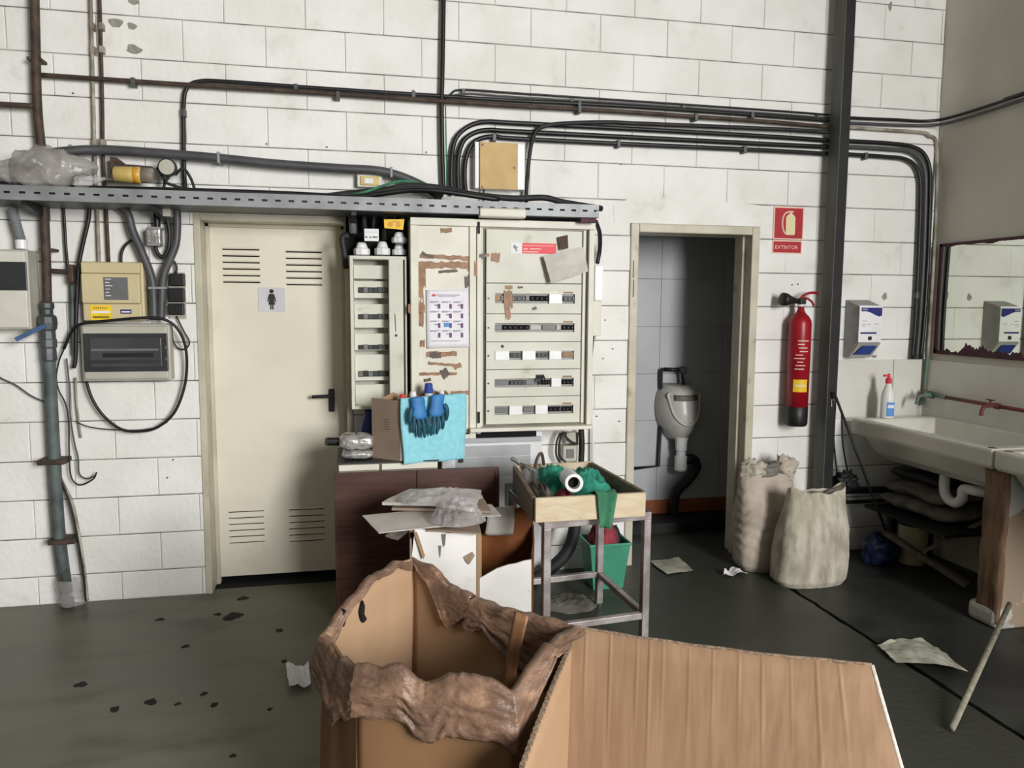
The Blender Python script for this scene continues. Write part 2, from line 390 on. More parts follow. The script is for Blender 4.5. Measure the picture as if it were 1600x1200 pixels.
# little nails and plugs left in the wall
for (x, y) in [(115, 146), (417, 225), (511, 230), (666, 238), (646, 142), (970, 257), (942, 560), (945, 500), (957, 545), (932, 650), (967, 658), (1237, 445), (1246, 444), (261, 660), (271, 718), (262, 746)]:
    p = BW(x, y); b = MB(); b.lathe([(.0035, 0), (.0035, .010), (.002, .012)], (p.x, D, p.z), (0, -1, 0), 8); b.build('nail', 'dark_grey', wall_back)

b = MB(); b.box((XR, -6.5, 0), (XR+.2, D+TH, ZT)); wr = struct(b.build('wall_right', 'plaster_beige')); wr['label'] = 'plain beige plastered side wall above the sinks'
b = MB(); b.box((XL-.2, -6.5, 0), (XL, D+TH, ZT)); struct(b.build('wall_left', 'hall_far'))
b = MB(); b.box((XL-.2, -6.7, 0), (.2, -6.5, ZT)); b.box((.2, -6.7, 4.2), (XR+.2, -6.5, ZT)); struct(b.build('wall_rear', 'hall_far'))
b = MB(); b.box((XL-.2, -6.7, ZT), (XR+.2, D+TH, ZT+.1)); struct(b.build('ceiling', 'ceiling_mat'))
# floor: main slab and the darker strip along the sinks, a crumbled joint between
XJ = 2.376
def jx(y, s): return XJ + s*(.014+.010*nz3((0, y*9, s), 1)+.008*nz3((0, y*31, s), 1))
b = MB(); ys = [-6.7+i*.06 for i in range(int((5.3+6.7)/.06)+1)]
L = [(jx(y, -1) if 1.2 < y < 3.85 else XJ, y) for y in ys]
b.prism([(XL-.2, -6.7)]+L+[(XL-.2, 5.3)], 'z', -.12, 0.0); floor = struct(b.build('floor', 'floor_concrete'))
floor['label'] = 'dark stained concrete floor'
b = MB(); L = [(jx(y, 1) if 1.2 < y < 3.85 else XJ, y) for y in ys]
b.prism([(XR+.2, 5.3)]+L[::-1]+[(XR+.2, -6.7)], 'z', -.12, -0.001); fs = b.build('side_slab', 'floor_wet', floor)
b = MB(); b.box((XJ-.06, 1.0, -.1), (XJ+.06, 4.0, -.03)); b.build('joint_filler', 'joint_dark', floor)
for i, (x, y, r) in enumerate([(365, 963, 13), (380, 935, 7), (126, 1070, 7), (235, 1097, 8), (179, 1108, 7), (335, 1101, 6), (319, 1084, 5), (290, 1010, 5), (250, 968, 5), (340, 960, 5), (436, 985, 6), (444, 1033, 5), (422, 1108, 4), (278, 1100, 4), (364, 1181, 4)]):
    c = FL(x, y); s = (c-EYE).length/FPX; b = MB()
    b.prism([(c.x+r*s*math.cos(a)*(1+.3*math.sin(2*a+i)), c.y+r*s*1.1*math.sin(a)*(1+.3*math.cos(3*a+i))) for a in [k*.57 for k in range(11)]], 'z', 0, .0008); b.build('oil_spot', 'oil_spot', floor)

# ---- white splash panels at the corner above the sinks
def wrect(name, m, x0, y0, x1, y1, front, back=0.0, parent=None, bevel=0.0, **k):   # axis-aligned box on the back wall from the pixels of its front face
    a = BW(x0, y0, front); c = BW(x1, y1, front); b = MB(); b.box((a.x, D-front, c.z), (c.x, D-back, a.z)); return b.build(name, m, parent, bevel=bevel, **k)
zt = 1.228
for (x0, x1) in ((2.945, 3.36), (3.364, 3.596)):
    b = MB(); b.box((x0, D-.014, .862), (x1, D-.001, zt)); b.build('splash_panel', 'splash_tile', wall_back, bevel=.002)
for (y0, y1) in ((3.35, 4.234), (2.4, 3.346)):
    b = MB(); b.box((XR-.014, y0, .862), (XR-.001, y1, zt)); b.build('splash_panel', 'splash_tile', wr, bevel=.002)

# ---- door 1: cream louvred steel door, set back in the wall
YD = D+.155
x0, x1, _, zt1 = OPEN[0]
door1 = struct(thing('door_1', ((x0+x1)/2, YD, 0), 'cream steel toilet door with louvred vents and black handle', 'door'))
del door1['category']
b = MB(); fw = .032
b.box((x0, D-.006, 0), (x0+fw, YD+.03, zt1)); b.box((x1-fw, D-.006, 0), (x1, YD+.03, zt1)); b.box((x0+fw, D-.006, zt1-fw), (x1-fw, YD+.03, zt1))
b.box((x0+fw, YD-.02, 0), (x0+fw+.02, YD+.03, zt1-fw)); b.box((x1-fw-.02, YD-.02, 0), (x1-fw, YD+.03, zt1-fw)); b.box((x0+fw, YD-.02, zt1-fw-.02), (x1-fw, YD+.03, zt1-fw))
b.build('door_frame', 'cream_frame', door1, bevel=.003)
lx0, lx1, lz0, lz1 = x0+fw+.004, x1-fw-.004, .035, zt1-fw-.004
# louvres: leaf is built from strips so that the slots are real gaps
LV = []
def yrow(y): return y
for (ax, bx, ys_) in (((348, 406), None, [389+10.2*i for i in range(6)]), ((447, 503), None, [393+10.2*i for i in range(6)]),
                      ((358, 413), None, [798+9.6*i for i in range(6)]), ((452, 507), None, [794.5+9.8*i for i in range(6)])):
    for y in ys_:
        p = BW(ax[0], y, D-YD); q = BW(ax[1], y, D-YD); LV.append((p.x, q.x, (p.z+q.z)/2))
lv_groups = [LV[0:6], LV[6:12], LV[12:18], LV[18:24]]
slots = []
for g in lv_groups:
    xa = sum(t[0] for t in g)/6; xb = sum(t[1] for t in g)/6
    for t in g: slots.append((xa, xb, t[2]-.007, t[2]+.007))
zs = sorted(set([lz0, lz1]+[v for s_ in slots for v in (s_[2], s_[3])]))
b = MB()
for i in range(len(zs)-1):
    za, zb_ = zs[i], zs[i+1]; mid = (za+zb_)/2
    cuts = sorted([(s_[0], s_[1]) for s_ in slots if s_[2] < mid < s_[3]])
    xa = lx0
    for c0, c1 in cuts: b.box((xa, YD, za), (c0, YD+.004, zb_)); xa = c1
    b.box((xa, YD, za), (lx1, YD+.004, zb_))
leaf = b.build('leaf', 'cream_door', door1)
b = MB(); b.box((lx0, YD+.03, lz0), (lx1, YD+.036, lz1)); b.build('leaf_back', 'void', door1)  # rear skin in black, paints the shade behind the louvre slots
for s_ in slots:
    b = MB(); xa, xb, za, zb_ = s_
    b.add([(xa, YD+.003, zb_+.002), (xb, YD+.003, zb_+.002), (xb, YD-.007, zb_-.006), (xa, YD-.007, zb_-.006), (xa, YD+.003, zb_), (xb, YD+.003, zb_), (xb, YD-.006, zb_-.0075), (xa, YD-.006, zb_-.0075)],
          [(0, 1, 2, 3), (4, 7, 6, 5), (3, 2, 6, 7), (0, 3, 7, 4), (1, 5, 6, 2), (0, 4, 5, 1)])
    b.build('louvre', 'cream_door', leaf)
hp = BW(518, 626, D-YD+.02)
b = MB(); b.box((hp.x-.016, YD-.012, hp.z-.065), (hp.x+.016, YD, hp.z+.065)); hpl = b.build('handle_plate', 'black', door1, bevel=.010, seg=3)
hb = BW(518, 618, D-YD+.02)
b = MB(); b.tube(cr([(hb.x, YD-.01, hb.z), (hb.x, YD-.05, hb.z), (hb.x-.02, YD-.055, hb.z), (hb.x-.105, YD-.055, hb.z-.002)], 5), .0095); b.build('lever', 'black', hpl, smooth=True)
# toilet pictogram plate
a = BW(403, 449, D-YD); c = BW(446, 487, D-YD); cx = (a.x+c.x)/2; cz = (a.z+c.z)/2
b = MB(); b.box((a.x, YD-.004, c.z), (c.x, YD, a.z)); plate = b.build('sign_plate', 'sign_grey', door1, bevel=.001)
plate['label'] = 'grey plate with black woman pictogram'
b = MB(); y0 = YD-.0055; y1 = YD-.004; u = .001*1.0
b.lathe([(.0115, 0), (.0115, .0015)], (cx, YD-.004, cz+.045), (0, -1, 0), 16)
b.prism([(cx-.012, cz+.031), (cx+.012, cz+.031), (cx+.016, cz+.022), (cx+.024, cz-.010), (cx+.018, cz-.012), (cx+.011, cz+.010), (cx+.018, cz-.028), (cx-.018, cz-.028), (cx-.011, cz+.010), (cx-.018, cz-.012), (cx-.024, cz-.010), (cx-.016, cz+.022)], 'y', y0, y1)
b.box((cx-.009, y0, cz-.054), (cx-.002, y1, cz-.028)); b.box((cx+.002, y0, cz-.054), (cx+.009, y1, cz-.028)); b.build('pictogram', 'black', plate)
b = MB(); b.box((x0, D+.06, -.01), (x1, YD+.16, .0015)); b.build('door_gap_shade', 'void', door1)  # thin black sheet painting the shade in the gap under the door
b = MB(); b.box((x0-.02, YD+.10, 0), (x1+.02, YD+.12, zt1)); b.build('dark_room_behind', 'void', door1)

# ---- doorway 2 and the small urinal room behind it
x0, x1, _, zt2 = OPEN[1]
fr2 = struct(thing('door_2', ((x0+x1)/2, D, 0), 'open doorway with worn cream steel frame to the urinal room', 'door')); del fr2['category']
fw = .05
for nm, bx in (('jamb', ((x0, D-.012, 0), (x0+fw, D+TH+.005, zt2))), ('jamb', ((x1-fw, D-.012, 0), (x1, D+TH+.005, zt2))), ('head', ((x0+fw, D-.012, zt2-fw), (x1-fw, D+TH+.005, zt2)))):
    b = MB(); b.box(*bx); b.build(nm, 'cream_frame', fr2, bevel=.006)
b = MB(); b.box((x1-fw-.018, D+.07, 0), (x1-fw, D+.12, zt2-fw)); b.build('door_stop', 'cream_frame', fr2, bevel=.004)
for (y, hh) in ((418, 14), (448, 8)):
    p = BW(988, y, .013); b = MB(); b.box((p.x+.004, D-.0135, p.z-.06), (p.x+.010, D-.011, p.z+.04)); b.build('scuff', 'tape_dark', fr2)
YT = 5.08
b = MB(); b.box((1.2, D+TH, 0), (1.3, YT+.1, 2.5)); struct(b.build('wall_urinal_left', 'toilet_tile'))
b = MB(); b.box((2.82, D+TH, 0), (2.92, YT+.1, 2.5)); struct(b.build('wall_urinal_right', 'toilet_tile'))
b = MB(); b.box((1.3, YT+.012, 0), (2.82, YT+.1, 2.5)); wu = struct(b.build('wall_urinal_back', 'mortar'))
b = MB(); b.box((1.2, D+TH, 2.5), (2.92, YT+.1, 2.6)); struct(b.build('ceiling_urinal', 'ceiling_mat'))
zz = [.165, .415]+[.415+.332*i for i in range(1, 8)]
for i in range(7):
    for j in range(4):
        xa = 1.3+.48*j-.12; xb = min(xa+.478, 2.82); xa = max(xa, 1.3)
        if xa >= xb: continue
        b = MB(); b.box((xa, YT, zz[i]+.001), (xb, YT+.013, min(zz[i+1]-.001, 2.5))); b.build('tile', 'toilet_tile', wu, bevel=.001, seg=1)
b = MB(); b.box((1.3, YT-.012, .07), (2.82, YT+.012, .168)); struct(b.build('baseboard_urinal', 'terracotta'))
b = MB(); b.box((1.3, YT-.26, 0), (2.82, YT+.012, .07)); struct(b.build('trim_urinal_plinth', 'black_paint'))
# ================================================================== PIPES, CABLES AND BOXES ON THE BACK WALL
def wpath(pts, off): return [BW(p[0], p[1], p[2] if len(p) > 2 else off) for p in pts]
def wtube(name, m, pts, r, off, label, cat, group=None, n=8, k=6):
    b = MB(); b.tube(cr(wpath(pts, off), k), r, n); o = b.build(name, m, None, smooth=True); return tag(o, label, cat, group)
def clips(o, pts, off, r, m='galv_dark'):           # saddle clips that hold a pipe to the wall
    for (x, y) in pts:
        p = BW(x, y, off); b = MB(); b.box((p.x-.010, p.y-r-.003, p.z-r-.012), (p.x+.010, D-.002, p.z+r+.004)); b.build('clip', m, o, bevel=.002)

# rusty riser, valve, green-grey lower pipe
riser = thing('water_pipe', BW(108, 945, .06), 'thick rusty riser with blue lever valve and green lower section', 'pipe')
b = MB(); b.tube(cr(wpath([(42, -430), (54, 0), (58, 160), (65, 240), (69, 330), (72, 400), (74, 478)], .07), 5), .021, 12); b.build('upper_pipe', 'rust_pipe', riser, smooth=True)
b = MB(); b.tube(cr(wpath([(76, 556), (79, 610), (86, 735), (93, 840), (107, 948)], .07), 5), .029, 12); b.build('lower_pipe', 'green_pipe', riser, smooth=True)
vp = wpath([(73, 472), (74, 483), (74.5, 500), (75, 520), (76, 545), (77, 562)], .07)
ax = (vp[-1]-vp[0]).normalized()
b = MB(); ln = (vp[-1]-vp[0]).length
b.lathe([(.024, 0), (.034, .004), (.034, .03), (.028, .034), (.028, .06), (.042, .07), (.046, .10), (.042, .13), (.034, .14), (.036, .18), (.040, .185), (.040, .22), (.034, .225), (.036, .25), (.036, ln), (.03, ln+.01)], vp[0], ax, 8)
valve = b.build('valve_body', 'galv_dark', riser, bevel=.003)
a = BW(72, 508, .12); c = BW(24, 531, .17)
b = MB(); b.bar(a, c, .022, .008, (0, -1, .2)); b.build('valve_lever', 'blue_lever', valve, bevel=.003)
b = MB(); b.tube([BW(74, 508, .07), a], .012, 8); b.build('valve_stem', 'galv_dark', valve)
for (x, y, m) in ((54, 92, 'rust_pipe'), (73, 390, 'rust_pipe')):
    p = BW(x, y, .07); b = MB(); b.box((p.x-.032, p.y-.012, p.z-.008), (p.x+.032, D-.002, p.z+.006)); b.build('bracket', m, riser, bevel=.002)
for (x0, x1, y) in ((62, 105, 719), (78, 120, 843)):
    p = BW(x0, y, .07); q = BW(x1, y, .07); b = MB(); b.box((p.x, D-.11, p.z-.02), (q.x, D-.002, p.z+.006)); b.build('bracket', 'rust_pipe', riser, bevel=.004)
b = MB()
def fn(u, v):
    a = 2*math.pi*u; c = BW(104, 905, .07).lerp(BW(113, 943, .07), v); r = .043*(1+.25*nz3((math.cos(a)*2, math.sin(a)*2, v*4), 1.3, 2)+.25*v)
    return c+Vector((math.cos(a)*r*1.2, math.sin(a)*r, .01*nz3((a, v*3, 0), 2)))
b.grid(fn, 20, 10, closeu=True); b.build('plastic_wrapping', 'plastic_film', riser, smooth=True)

o = wtube('branch_pipe', 'rust_pipe', [(-400, 143), (0, 163), (54, 166)], .013, .07, 'short rusty pipe entering from left edge into the riser', 'pipe')
# two thin vertical pipes
for i, (pts, lab) in enumerate((([(130, -430), (145, 120), (148, 240), (152, 330), (155, 412)], 'thin dirty vertical pipe, left one of the close pair'),
                                ([(144, -430), (159, 120), (161, 240), (166, 330), (170, 412)], 'thin dirty vertical pipe, right one of the close pair'))):
    o = wtube('thin_pipe', 'dirty_pipe' if i == 0 else 'rust_pipe', pts, .0085, .03, lab, 'pipe', 'pair of thin vertical pipes')
    clips(o, [(pts[1][0]-.5, 40), (pts[1][0], 76), (pts[2][0], 222)], .03, .008, 'dirty_pipe')
# long horizontal steel pipe from riser to the post and onwards
o = wtube('long_pipe', 'rust_pipe', [(62, 117), (150, 123), (300, 133), (500, 145), (690, 158), (800, 165), (950, 173), (1085, 182), (1200, 190), (1305, 199)], .0115, .045, 'long dark pipe running level from the riser to the post', 'pipe')
clips(o, [(208, 127), (528, 148), (905, 170), (1087, 182)], .045, .0115)
o = wtube('black_cable', 'black', [(290, 300, .03), (288, 270), (287, 220), (287, 165), (292, 138), (312, 127), (360, 128), (500, 138), (690, 150), (800, 157), (1000, 167), (1200, 181), (1305, 189)], .0105, .03, 'black cable rising from tray, bending right along the long pipe', 'cable')
clips(o, [(287, 175), (462, 136), (646, 147), (905, 162), (1175, 179)], .03, .010)
o = wtube('thin_cable', 'black', [(696, 156), (705, 147), (722, 140), (800, 145), (950, 155), (1200, 172), (1305, 180)], .0055, .02, 'thinnest black cable, topmost of the bundle right of the riser cable', 'cable')
o = wtube('grey_cable', 'conduit_grey', [(698, 152), (730, 146), (800, 151), (1000, 163), (1200, 177), (1305, 185)], .005, .02, 'thin grey cable just under the topmost thin black cable', 'cable')
clips(o, [(724, 142), (893, 157), (1068, 167), (1278, 182)], .02, .005)
o = wtube('riser_cable', 'black', [(700, -430), (693, 0), (691, 120), (690, 160), (691, 240), (693, 296)], .0125, .035, 'single thick black cable dropping vertically from above to the tray', 'cable')
o = wtube('earth_wire', 'rag_dkgreen', [(696, 165), (697, 220), (698, 290)], .0035, .03, 'thin green wire beside the thick vertical black cable', 'wire')
# three bent conduits
CON = [([(706, 305), (705, 270), (707, 235), (715, 212), (735, 196), (760, 190), (800, 192), (980, 201), (1200, 213), (1305, 220)], 'black bent conduit, uppermost of the three that arch from the tray'),
       ([(717, 305), (715, 270), (717, 240), (726, 218), (745, 206), (768, 203), (800, 205), (980, 214), (1200, 225), (1305, 230)], 'black bent conduit, middle of the three that arch from the tray'),
       ([(728, 305), (726, 275), (728, 248), (737, 226), (752, 216), (775, 213), (800, 216), (980, 225), (1200, 235), (1305, 241)], 'black bent conduit, lowest of the three that arch from the tray')]
for pts, lab in CON:
    o = wtube('conduit', 'black', pts, .0125, .03, lab, 'conduit', 'arched black conduits')
clips(o, [(772, 214), (966, 224), (1163, 233)], .03, .012)
o = wtube('drop_cable', 'black_rubber', [(822, 318, .06), (823, 290, .05), (827, 245), (833, 215), (845, 199), (880, 193), (950, 191), (1000, 193), (1200, 201), (1305, 207)], .0115, .05, 'dark cable falling to the tray right of the tan board', 'cable')
# right of the post
CON2 = [([(1305, 219), (1340, 221), (1390, 224), (1425, 229), (1443, 240), (1452, 262), (1453, 300), (1450, 400), (1444, 500), (1438, 561)], 'black conduit bending down in the corner, outermost', 'black'),
        ([(1305, 229), (1340, 230), (1390, 233), (1418, 236), (1436, 247), (1445, 268), (1446, 305), (1443, 400), (1437, 500), (1432, 561)], 'grey-black conduit bending down in the corner, middle', 'conduit_grey'),
        ([(1305, 240), (1340, 242), (1385, 245), (1412, 248), (1429, 258), (1437, 278), (1438, 310), (1435, 400), (1430, 500), (1425, 561)], 'black conduit bending down in the corner, innermost', 'black')]
for pts, lab, m in CON2:
    o = wtube('conduit', m, pts, .0125, .03, lab, 'conduit', 'conduits bending down beside the post')
clips(o, [(1352, 243), (1432, 460)], .03, .012)
def corner_tube(name, m, wp, rp, r, off, label, cat, run=True):
    b = MB(); P = wpath(wp, off)+[RW(x, y, off) for x, y in rp]+([Vector((XR-off, -1.5, RW(*rp[-1], off).z))] if run else []); b.tube(cr(P, 6), r, 8); return tag(b.build(name, m, None, smooth=True), label, cat)
corner_tube('corner_pipe', 'black', [(1305, 182), (1330, 184), (1400, 187), (1448, 189)], [(1490, 182), (1600, 147), (1680, 120)], .009, .03, 'upper dark pipe turning the corner onto the side wall', 'pipe')
corner_tube('corner_pipe', 'conduit_grey', [(1305, 190), (1330, 192), (1400, 195), (1448, 196)], [(1490, 190), (1600, 156), (1680, 131)], .009, .03, 'lower grey pipe turning the corner onto the side wall', 'pipe')
o = corner_tube('water_pipe_thin', 'dirty_pipe', [(1305, 198), (1340, 200), (1400, 204), (1442, 207), (1452, 212)], [(1463, 225), (1463, 300), (1458, 420), (1449, 560)], .010, .025, 'pale thin water pipe dropping down the room corner', 'pipe', False)
b = MB(); b.tube(cr([RW(1449, 556, .025), RW(1445, 600, .025), RW(1441, 625, .03), RW(1437, 632, .05)], 5), .0115, 8); b.build('green_section', 'copper_green', o, smooth=True)
# thick grey conduit above the tray
o = wtube('grey_conduit', 'conduit_grey', [(40, 262, .13), (65, 243, .125), (110, 236, .105), (160, 234), (230, 238), (330, 246), (430, 256), (530, 263), (585, 266), (615, 272), (645, 283), (672, 297), (690, 310)], .023, .08, 'thick smooth grey conduit sagging along the wall above the tray', 'conduit', n=12)
for (x, y) in ((112, 236), (342, 247), (611, 270)):
    p = BW(x, y, .08); b = MB(); b.box((p.x-.007, p.y-.026, p.z-.027), (p.x+.007, D, p.z+.027)); b.build('clip', 'galv', o, bevel=.003)

# ---------------------------------------------------------------- perforated cable tray
zt0, zt1_ = 2.018, 2.083; TX0, TX1 = -2.3, 1.297; YF = D-.31
tray = thing('cable_tray', (-.5, D-.16, zt0), 'long grey perforated cable tray under the wall pipes', 'cable tray')
b = MB(); hz0, hz1 = 2.046, 2.056; pit = .062; hw = .013
b.box((TX0, YF, zt0), (TX1, YF+.002, hz0)); b.box((TX0, YF, hz1), (TX1, YF+.002, zt1_))
x = TX0
while x < TX1:
    e = min(x+pit-hw*2, TX1); b.box((x, YF, hz0), (e, YF+.002, hz1)); x += pit
b.box((TX0, YF+.002, zt1_-.002), (TX1, YF+.014, zt1_))
b.build('front_rail', 'galv', tray)
b = MB(); b.box((TX0, YF, zt0-.002), (TX1, D-.01, zt0)); b.build('tray_base', 'galv_dark', tray)
b = MB(); b.box((TX0, D-.012, zt0), (TX1, D-.010, zt1_)); b.build('rear_rail', 'galv_dark', tray)
for x in (-1.45, -.9, .03):
    b = MB(); b.prism([(D, zt0-.002), (YF+.03, zt0-.002), (YF+.03, zt0-.022), (D, zt0-.06)], 'x', x-.012, x+.012); b.build('bracket', 'black', tray)
b = MB(); p = BW(922, 341, .31); b.box((p.x-.05, YF+.002, zt0-.028), (p.x+.035, YF+.03, zt0-.003)); b.build('red_end_cap', 'maroon', tray, bevel=.003)
# cables lying in the tray
for i, (pts, r, m, lab) in enumerate([
    ([(470, 312, .14), (540, 303, .14), (600, 297, .16), (640, 290, .18), (690, 294, .2), (740, 304, .24), (800, 310, .26), (850, 309, .28), (880, 316, .26), (940, 326, .2)], .016, 'black_rubber', 'black cable heaped over the tray rim below the bent conduits'),
    ([(500, 312, .2), (570, 306, .22), (630, 298, .24), (670, 297, .26), (720, 303, .27), (780, 312, .27)], .014, 'black', 'lower black cable lying in the tray under the heap'),
    ([(530, 310, .2), (570, 300, .2), (612, 286, .16), (632, 283, .14), (655, 287, .12), (676, 300, .1)], .007, 'rag_dkgreen', 'green and yellow earth cable curling over the tray'),
    ([(-80, 283, .2), (100, 293, .2), (300, 298, .2), (450, 303, .2), (560, 309, .2)], .014, 'black', 'straight black cable lying in the left half of the tray')]):
    b = MB(); b.tube(cr([BW(*p) for p in pts], 6), r, 8); tag(b.build('tray_cable', m, None, smooth=True), lab, 'cable', 'cables in the tray')
b = MB(); b.tube([(TX0, YF+.028, zt0+.034), (-.4, YF+.032, zt0+.033), (TX1-.01, YF+.028, zt0+.034)], .020, 8); tag(b.build('tray_cable', 'black_rubber', None, smooth=True), 'added black tube right behind the tray rim, darkening its holes', 'cable', 'cables in the tray')  # added liner tube, makes the rail perforations read dark
# white cover on the tray rim
a = BW(750, 324, .325); c = BW(822, 341, .325)
b = MB(); b.prism([(D-.325, c.z+.006), (D-.325, a.z-.004), (D-.305, a.z+.004), (D-.27, a.z), (D-.27, c.z), (D-.315, c.z)], 'x', a.x, c.x)
tag(b.build('light_cover', 'cab_cream_light', None, bevel=.006, seg=3), 'short cream cover clipped to the tray rim above big cabinet', 'cover')
# things on the tray
bag = thing('plastic_bag', BW(70, 296, .18), 'crumpled clear plastic bag lying on the left of the tray', 'bag')
def bagfn(u, v):
    a = 2*math.pi*u; t = v
    cx = -18+t*172; prof = (.35+.65*math.sin(math.pi*min(1, t*1.05)))*(1.15 if .25 < t < .75 else .8)
    cy = 266+4*math.sin(t*5); rr = .105*prof if 0 < t < 1 else .004
    rr *= 1+.32*nz3((math.cos(a)*1.6, math.sin(a)*1.6, t*5), 1.2, 5)+.12*nz3((math.cos(a)*4, math.sin(a)*4, t*14), 1.1, 9)
    c = BW(cx, cy, .2); return c+Vector((0, math.cos(a)*rr*.9, math.sin(a)*rr*.92))
b = MB(); b.grid(bagfn, 40, 34, closeu=True); bo = b.build('bag_body', 'plastic_bag', bag, smooth=True)
b = MB()
def tailfn(u, v):
    p = BW(120+v*45, 285-6*v, .24-.05*v); a = 2*math.pi*u; r = .035*(1-v*.8)*(1+.4*nz3((math.cos(a), math.sin(a), v*4), 1.5, 3)); return p+Vector((0, math.cos(a)*r, math.sin(a)*r))
b.grid(tailfn, 16, 10, closeu=True); b.build('bag_tail', 'plastic_film', bag, smooth=True)
p = BW(178, 272, .2); q = BW(240, 275, .2); axq = (q-p).normalized(); ln = (q-p).length
jar = thing('amber_bottle', (p+q)/2-Vector((0, 0, .04)), 'amber plastic bottle lying on its side on the tray', 'bottle')
b = MB(); b.lathe([(.030, 0), (.038, .006), (.039, ln*.66), (.036, ln*.69)], p, axq, 20); b.build('bottle_body', 'amber', jar, smooth=True)
b = MB(); b.lathe([(.0385, ln*.50), (.0395, ln*.505), (.0395, ln*.65), (.0385, ln*.655)], p, axq, 20); b.build('orange_band', 'orange_tape', jar, smooth=True)
b = MB(); b.lathe([(.03, ln*.69), (.036, ln*.71), (.036, ln*.98), (.03, ln)], p, axq, 20); b.build('bottle_cap', 'dirty_pipe', jar, smooth=True)
p = BW(204, 262, .08); b = MB(); b.prism([(p.x-.09, p.z-.03), (p.x-.09, p.z+.05), (p.x-.06, p.z+.045), (p.x-.02, p.z+.015), (p.x+.1, p.z+.01), (p.x+.1, p.z-.03)], 'y', D-.09, D-.05)
tag(b.build('metal_wedge', 'rust_pipe', None, bevel=.003), 'brown curved metal piece behind the amber bottle', 'bracket')
p = BW(263, 263, .12); g = thing('pressure_gauge', p-Vector((0, 0, .045)), 'small round pressure gauge with pale dial on the tray', 'gauge')
b = MB(); b.lathe([(.040, 0), (.044, .004), (.044, .03), (.036, .036)], p, (0, -1, 0), 24); b.build('gauge_case', 'dark_grey', g, smooth=False)
b = MB(); b.lathe([(.037, .033), (.036, .0375)], p, (0, -1, 0), 24); b.build('dial', 'lt_grey_plastic', g)
b = MB(); b.tube(cr([p+Vector((0, 0, -.04)), p+Vector((-.01, -.01, -.07)), p+Vector((.05, 0, -.09)), p+Vector((.11, 0, -.11))], 5), .008, 8)
b.tube(cr([p+Vector((.03, 0, -.03)), p+Vector((.07, -.01, 0)), p+Vector((.10, 0, -.04)), p+Vector((.12, 0, -.10))], 5), .007, 8)
b.tube(cr([p+Vector((-.03, 0, -.03)), p+Vector((-.05, -.01, 0)), p+Vector((-.02, 0, -.06)), p+Vector((-.03, 0, -.11))], 5), .007, 8); b.build('gauge_hose', 'black_rubber', g, smooth=True)
# small cream junction box with lamp
jb = thing('junction_box', BW(577, 293, .06), 'small cream junction box with bright lens under the grey conduit', 'box')
wrect('box_body', 'cab_cream_light', 558, 272, 597, 293, .055, 0, jb, .004)
wrect('lens', 'amber', 563, 275, 592, 290, .063, .05, jb, .003); wrect('lens_centre', 'white_plastic', 569, 278, 583, 287, .066, .05, jb, .003)
# tan board box
tb = thing('meter_board', BW(779, 297, .09), 'tan hardboard cover on white box above the tray', 'box')
wrect('box_body', 'white_plastic', 742, 221, 820, 297, .07, 0, tb, .004)
o = wrect('tan_cover', 'board_tan', 750, 221, 809, 297, .085, .07, tb, .002)
for (x, y) in ((804, 262), (754, 226), (754, 292)):
    p = BW(x, y, .087); b = MB(); b.lathe([(.006, 0), (.005, .003)], p, (0, -1, 0), 10); b.build('screw', 'dark_grey', o)
for (x0, x1, y0, y1, m) in ((745, 770, 299, 322, 'galv_dark'),):
    o = tag(wtube('cable_tail', 'black', [(756, 296), (755, 310), (755, 322)], .005, .05, 'short thin black wire under the tan board', 'wire'), 'short thin black wire under the tan board', 'wire')

# ---------------------------------------------------------------- under the tray, left
fb = thing('fuse_box', BW(25, 515, .13), 'pale fuse box with dark window at the left edge', 'box')
a = BW(-55, 388, .14); c = BW(48, 515, .14)
b = MB(); b.box((a.x, D-.125, c.z), (c.x, D, a.z)); b.build('box_body', 'lt_grey_plastic', fb, bevel=.006)
wrect('box_front', 'box_white', -52, 391, 45, 512, .135, .12, fb, .004)
wrect('window', 'dark_grey', -40, 408, 43, 454, .138, .13, fb, .003)
b = MB(); pts = cr(wpath([(20, 325), (24, 345), (30, 366), (33, 376)], .08), 10); rs = [.020+(.003 if i % 2 else 0) for i in range(len(pts))]; b.tube(pts, rs, 12)
fx = tag(b.build('flexible_conduit', 'galv', None, smooth=False), 'ribbed grey flexible conduit entering the fuse box', 'conduit')
b = MB(); b.tube(wpath([(33, 375), (34, 389)], .08), .026, 12); b.build('coupling', 'white_plastic', fx)

ap = thing('alarm_panel', BW(173, 503, .10), 'beige alarm control panel with display and yellow sticker', 'control panel')
a = BW(124, 408, .11); c = BW(222, 502, .11); X0, X1, Z0, Z1 = a.x, c.x, c.z, a.z; H = Z1-Z0; Wd = X1-X0
b = MB(); b.box((X0, D-.08, Z0), (X1+.008, D, Z1)); b.build('panel_body', 'beige_plastic', ap, bevel=.008, seg=3)
b = MB(); b.box((X0+.002, D-.11, Z0+H*.30), (X1-.004, D-.08, Z1-H*.20)); b.box((X0+.002, D-.104, Z1-H*.195), (X1-.002, D-.08, Z1-.003)); b.box((X0+.002, D-.1, Z0+.003), (X1-.002, D-.08, Z0+H*.295)); b.build('panel_cover', 'beige_plastic', ap, bevel=.006, seg=3)
b = MB(); b.box((X0+Wd*.38, D-.113, Z0+H*.36), (X0+Wd*.79, D-.108, Z0+H*.74)); dsp = b.build('display', 'mid_grey', ap, bevel=.002)
b = MB()
for i, w in enumerate((.10, .07, .12, .08, .06, .09)):
    b.box((X0+Wd*.41, D-.1138, Z0+H*(.70-.055*i)), (X0+Wd*(.41+w), D-.112, Z0+H*(.712-.055*i)))
b.build('display_lettering', 'white_paper', dsp)
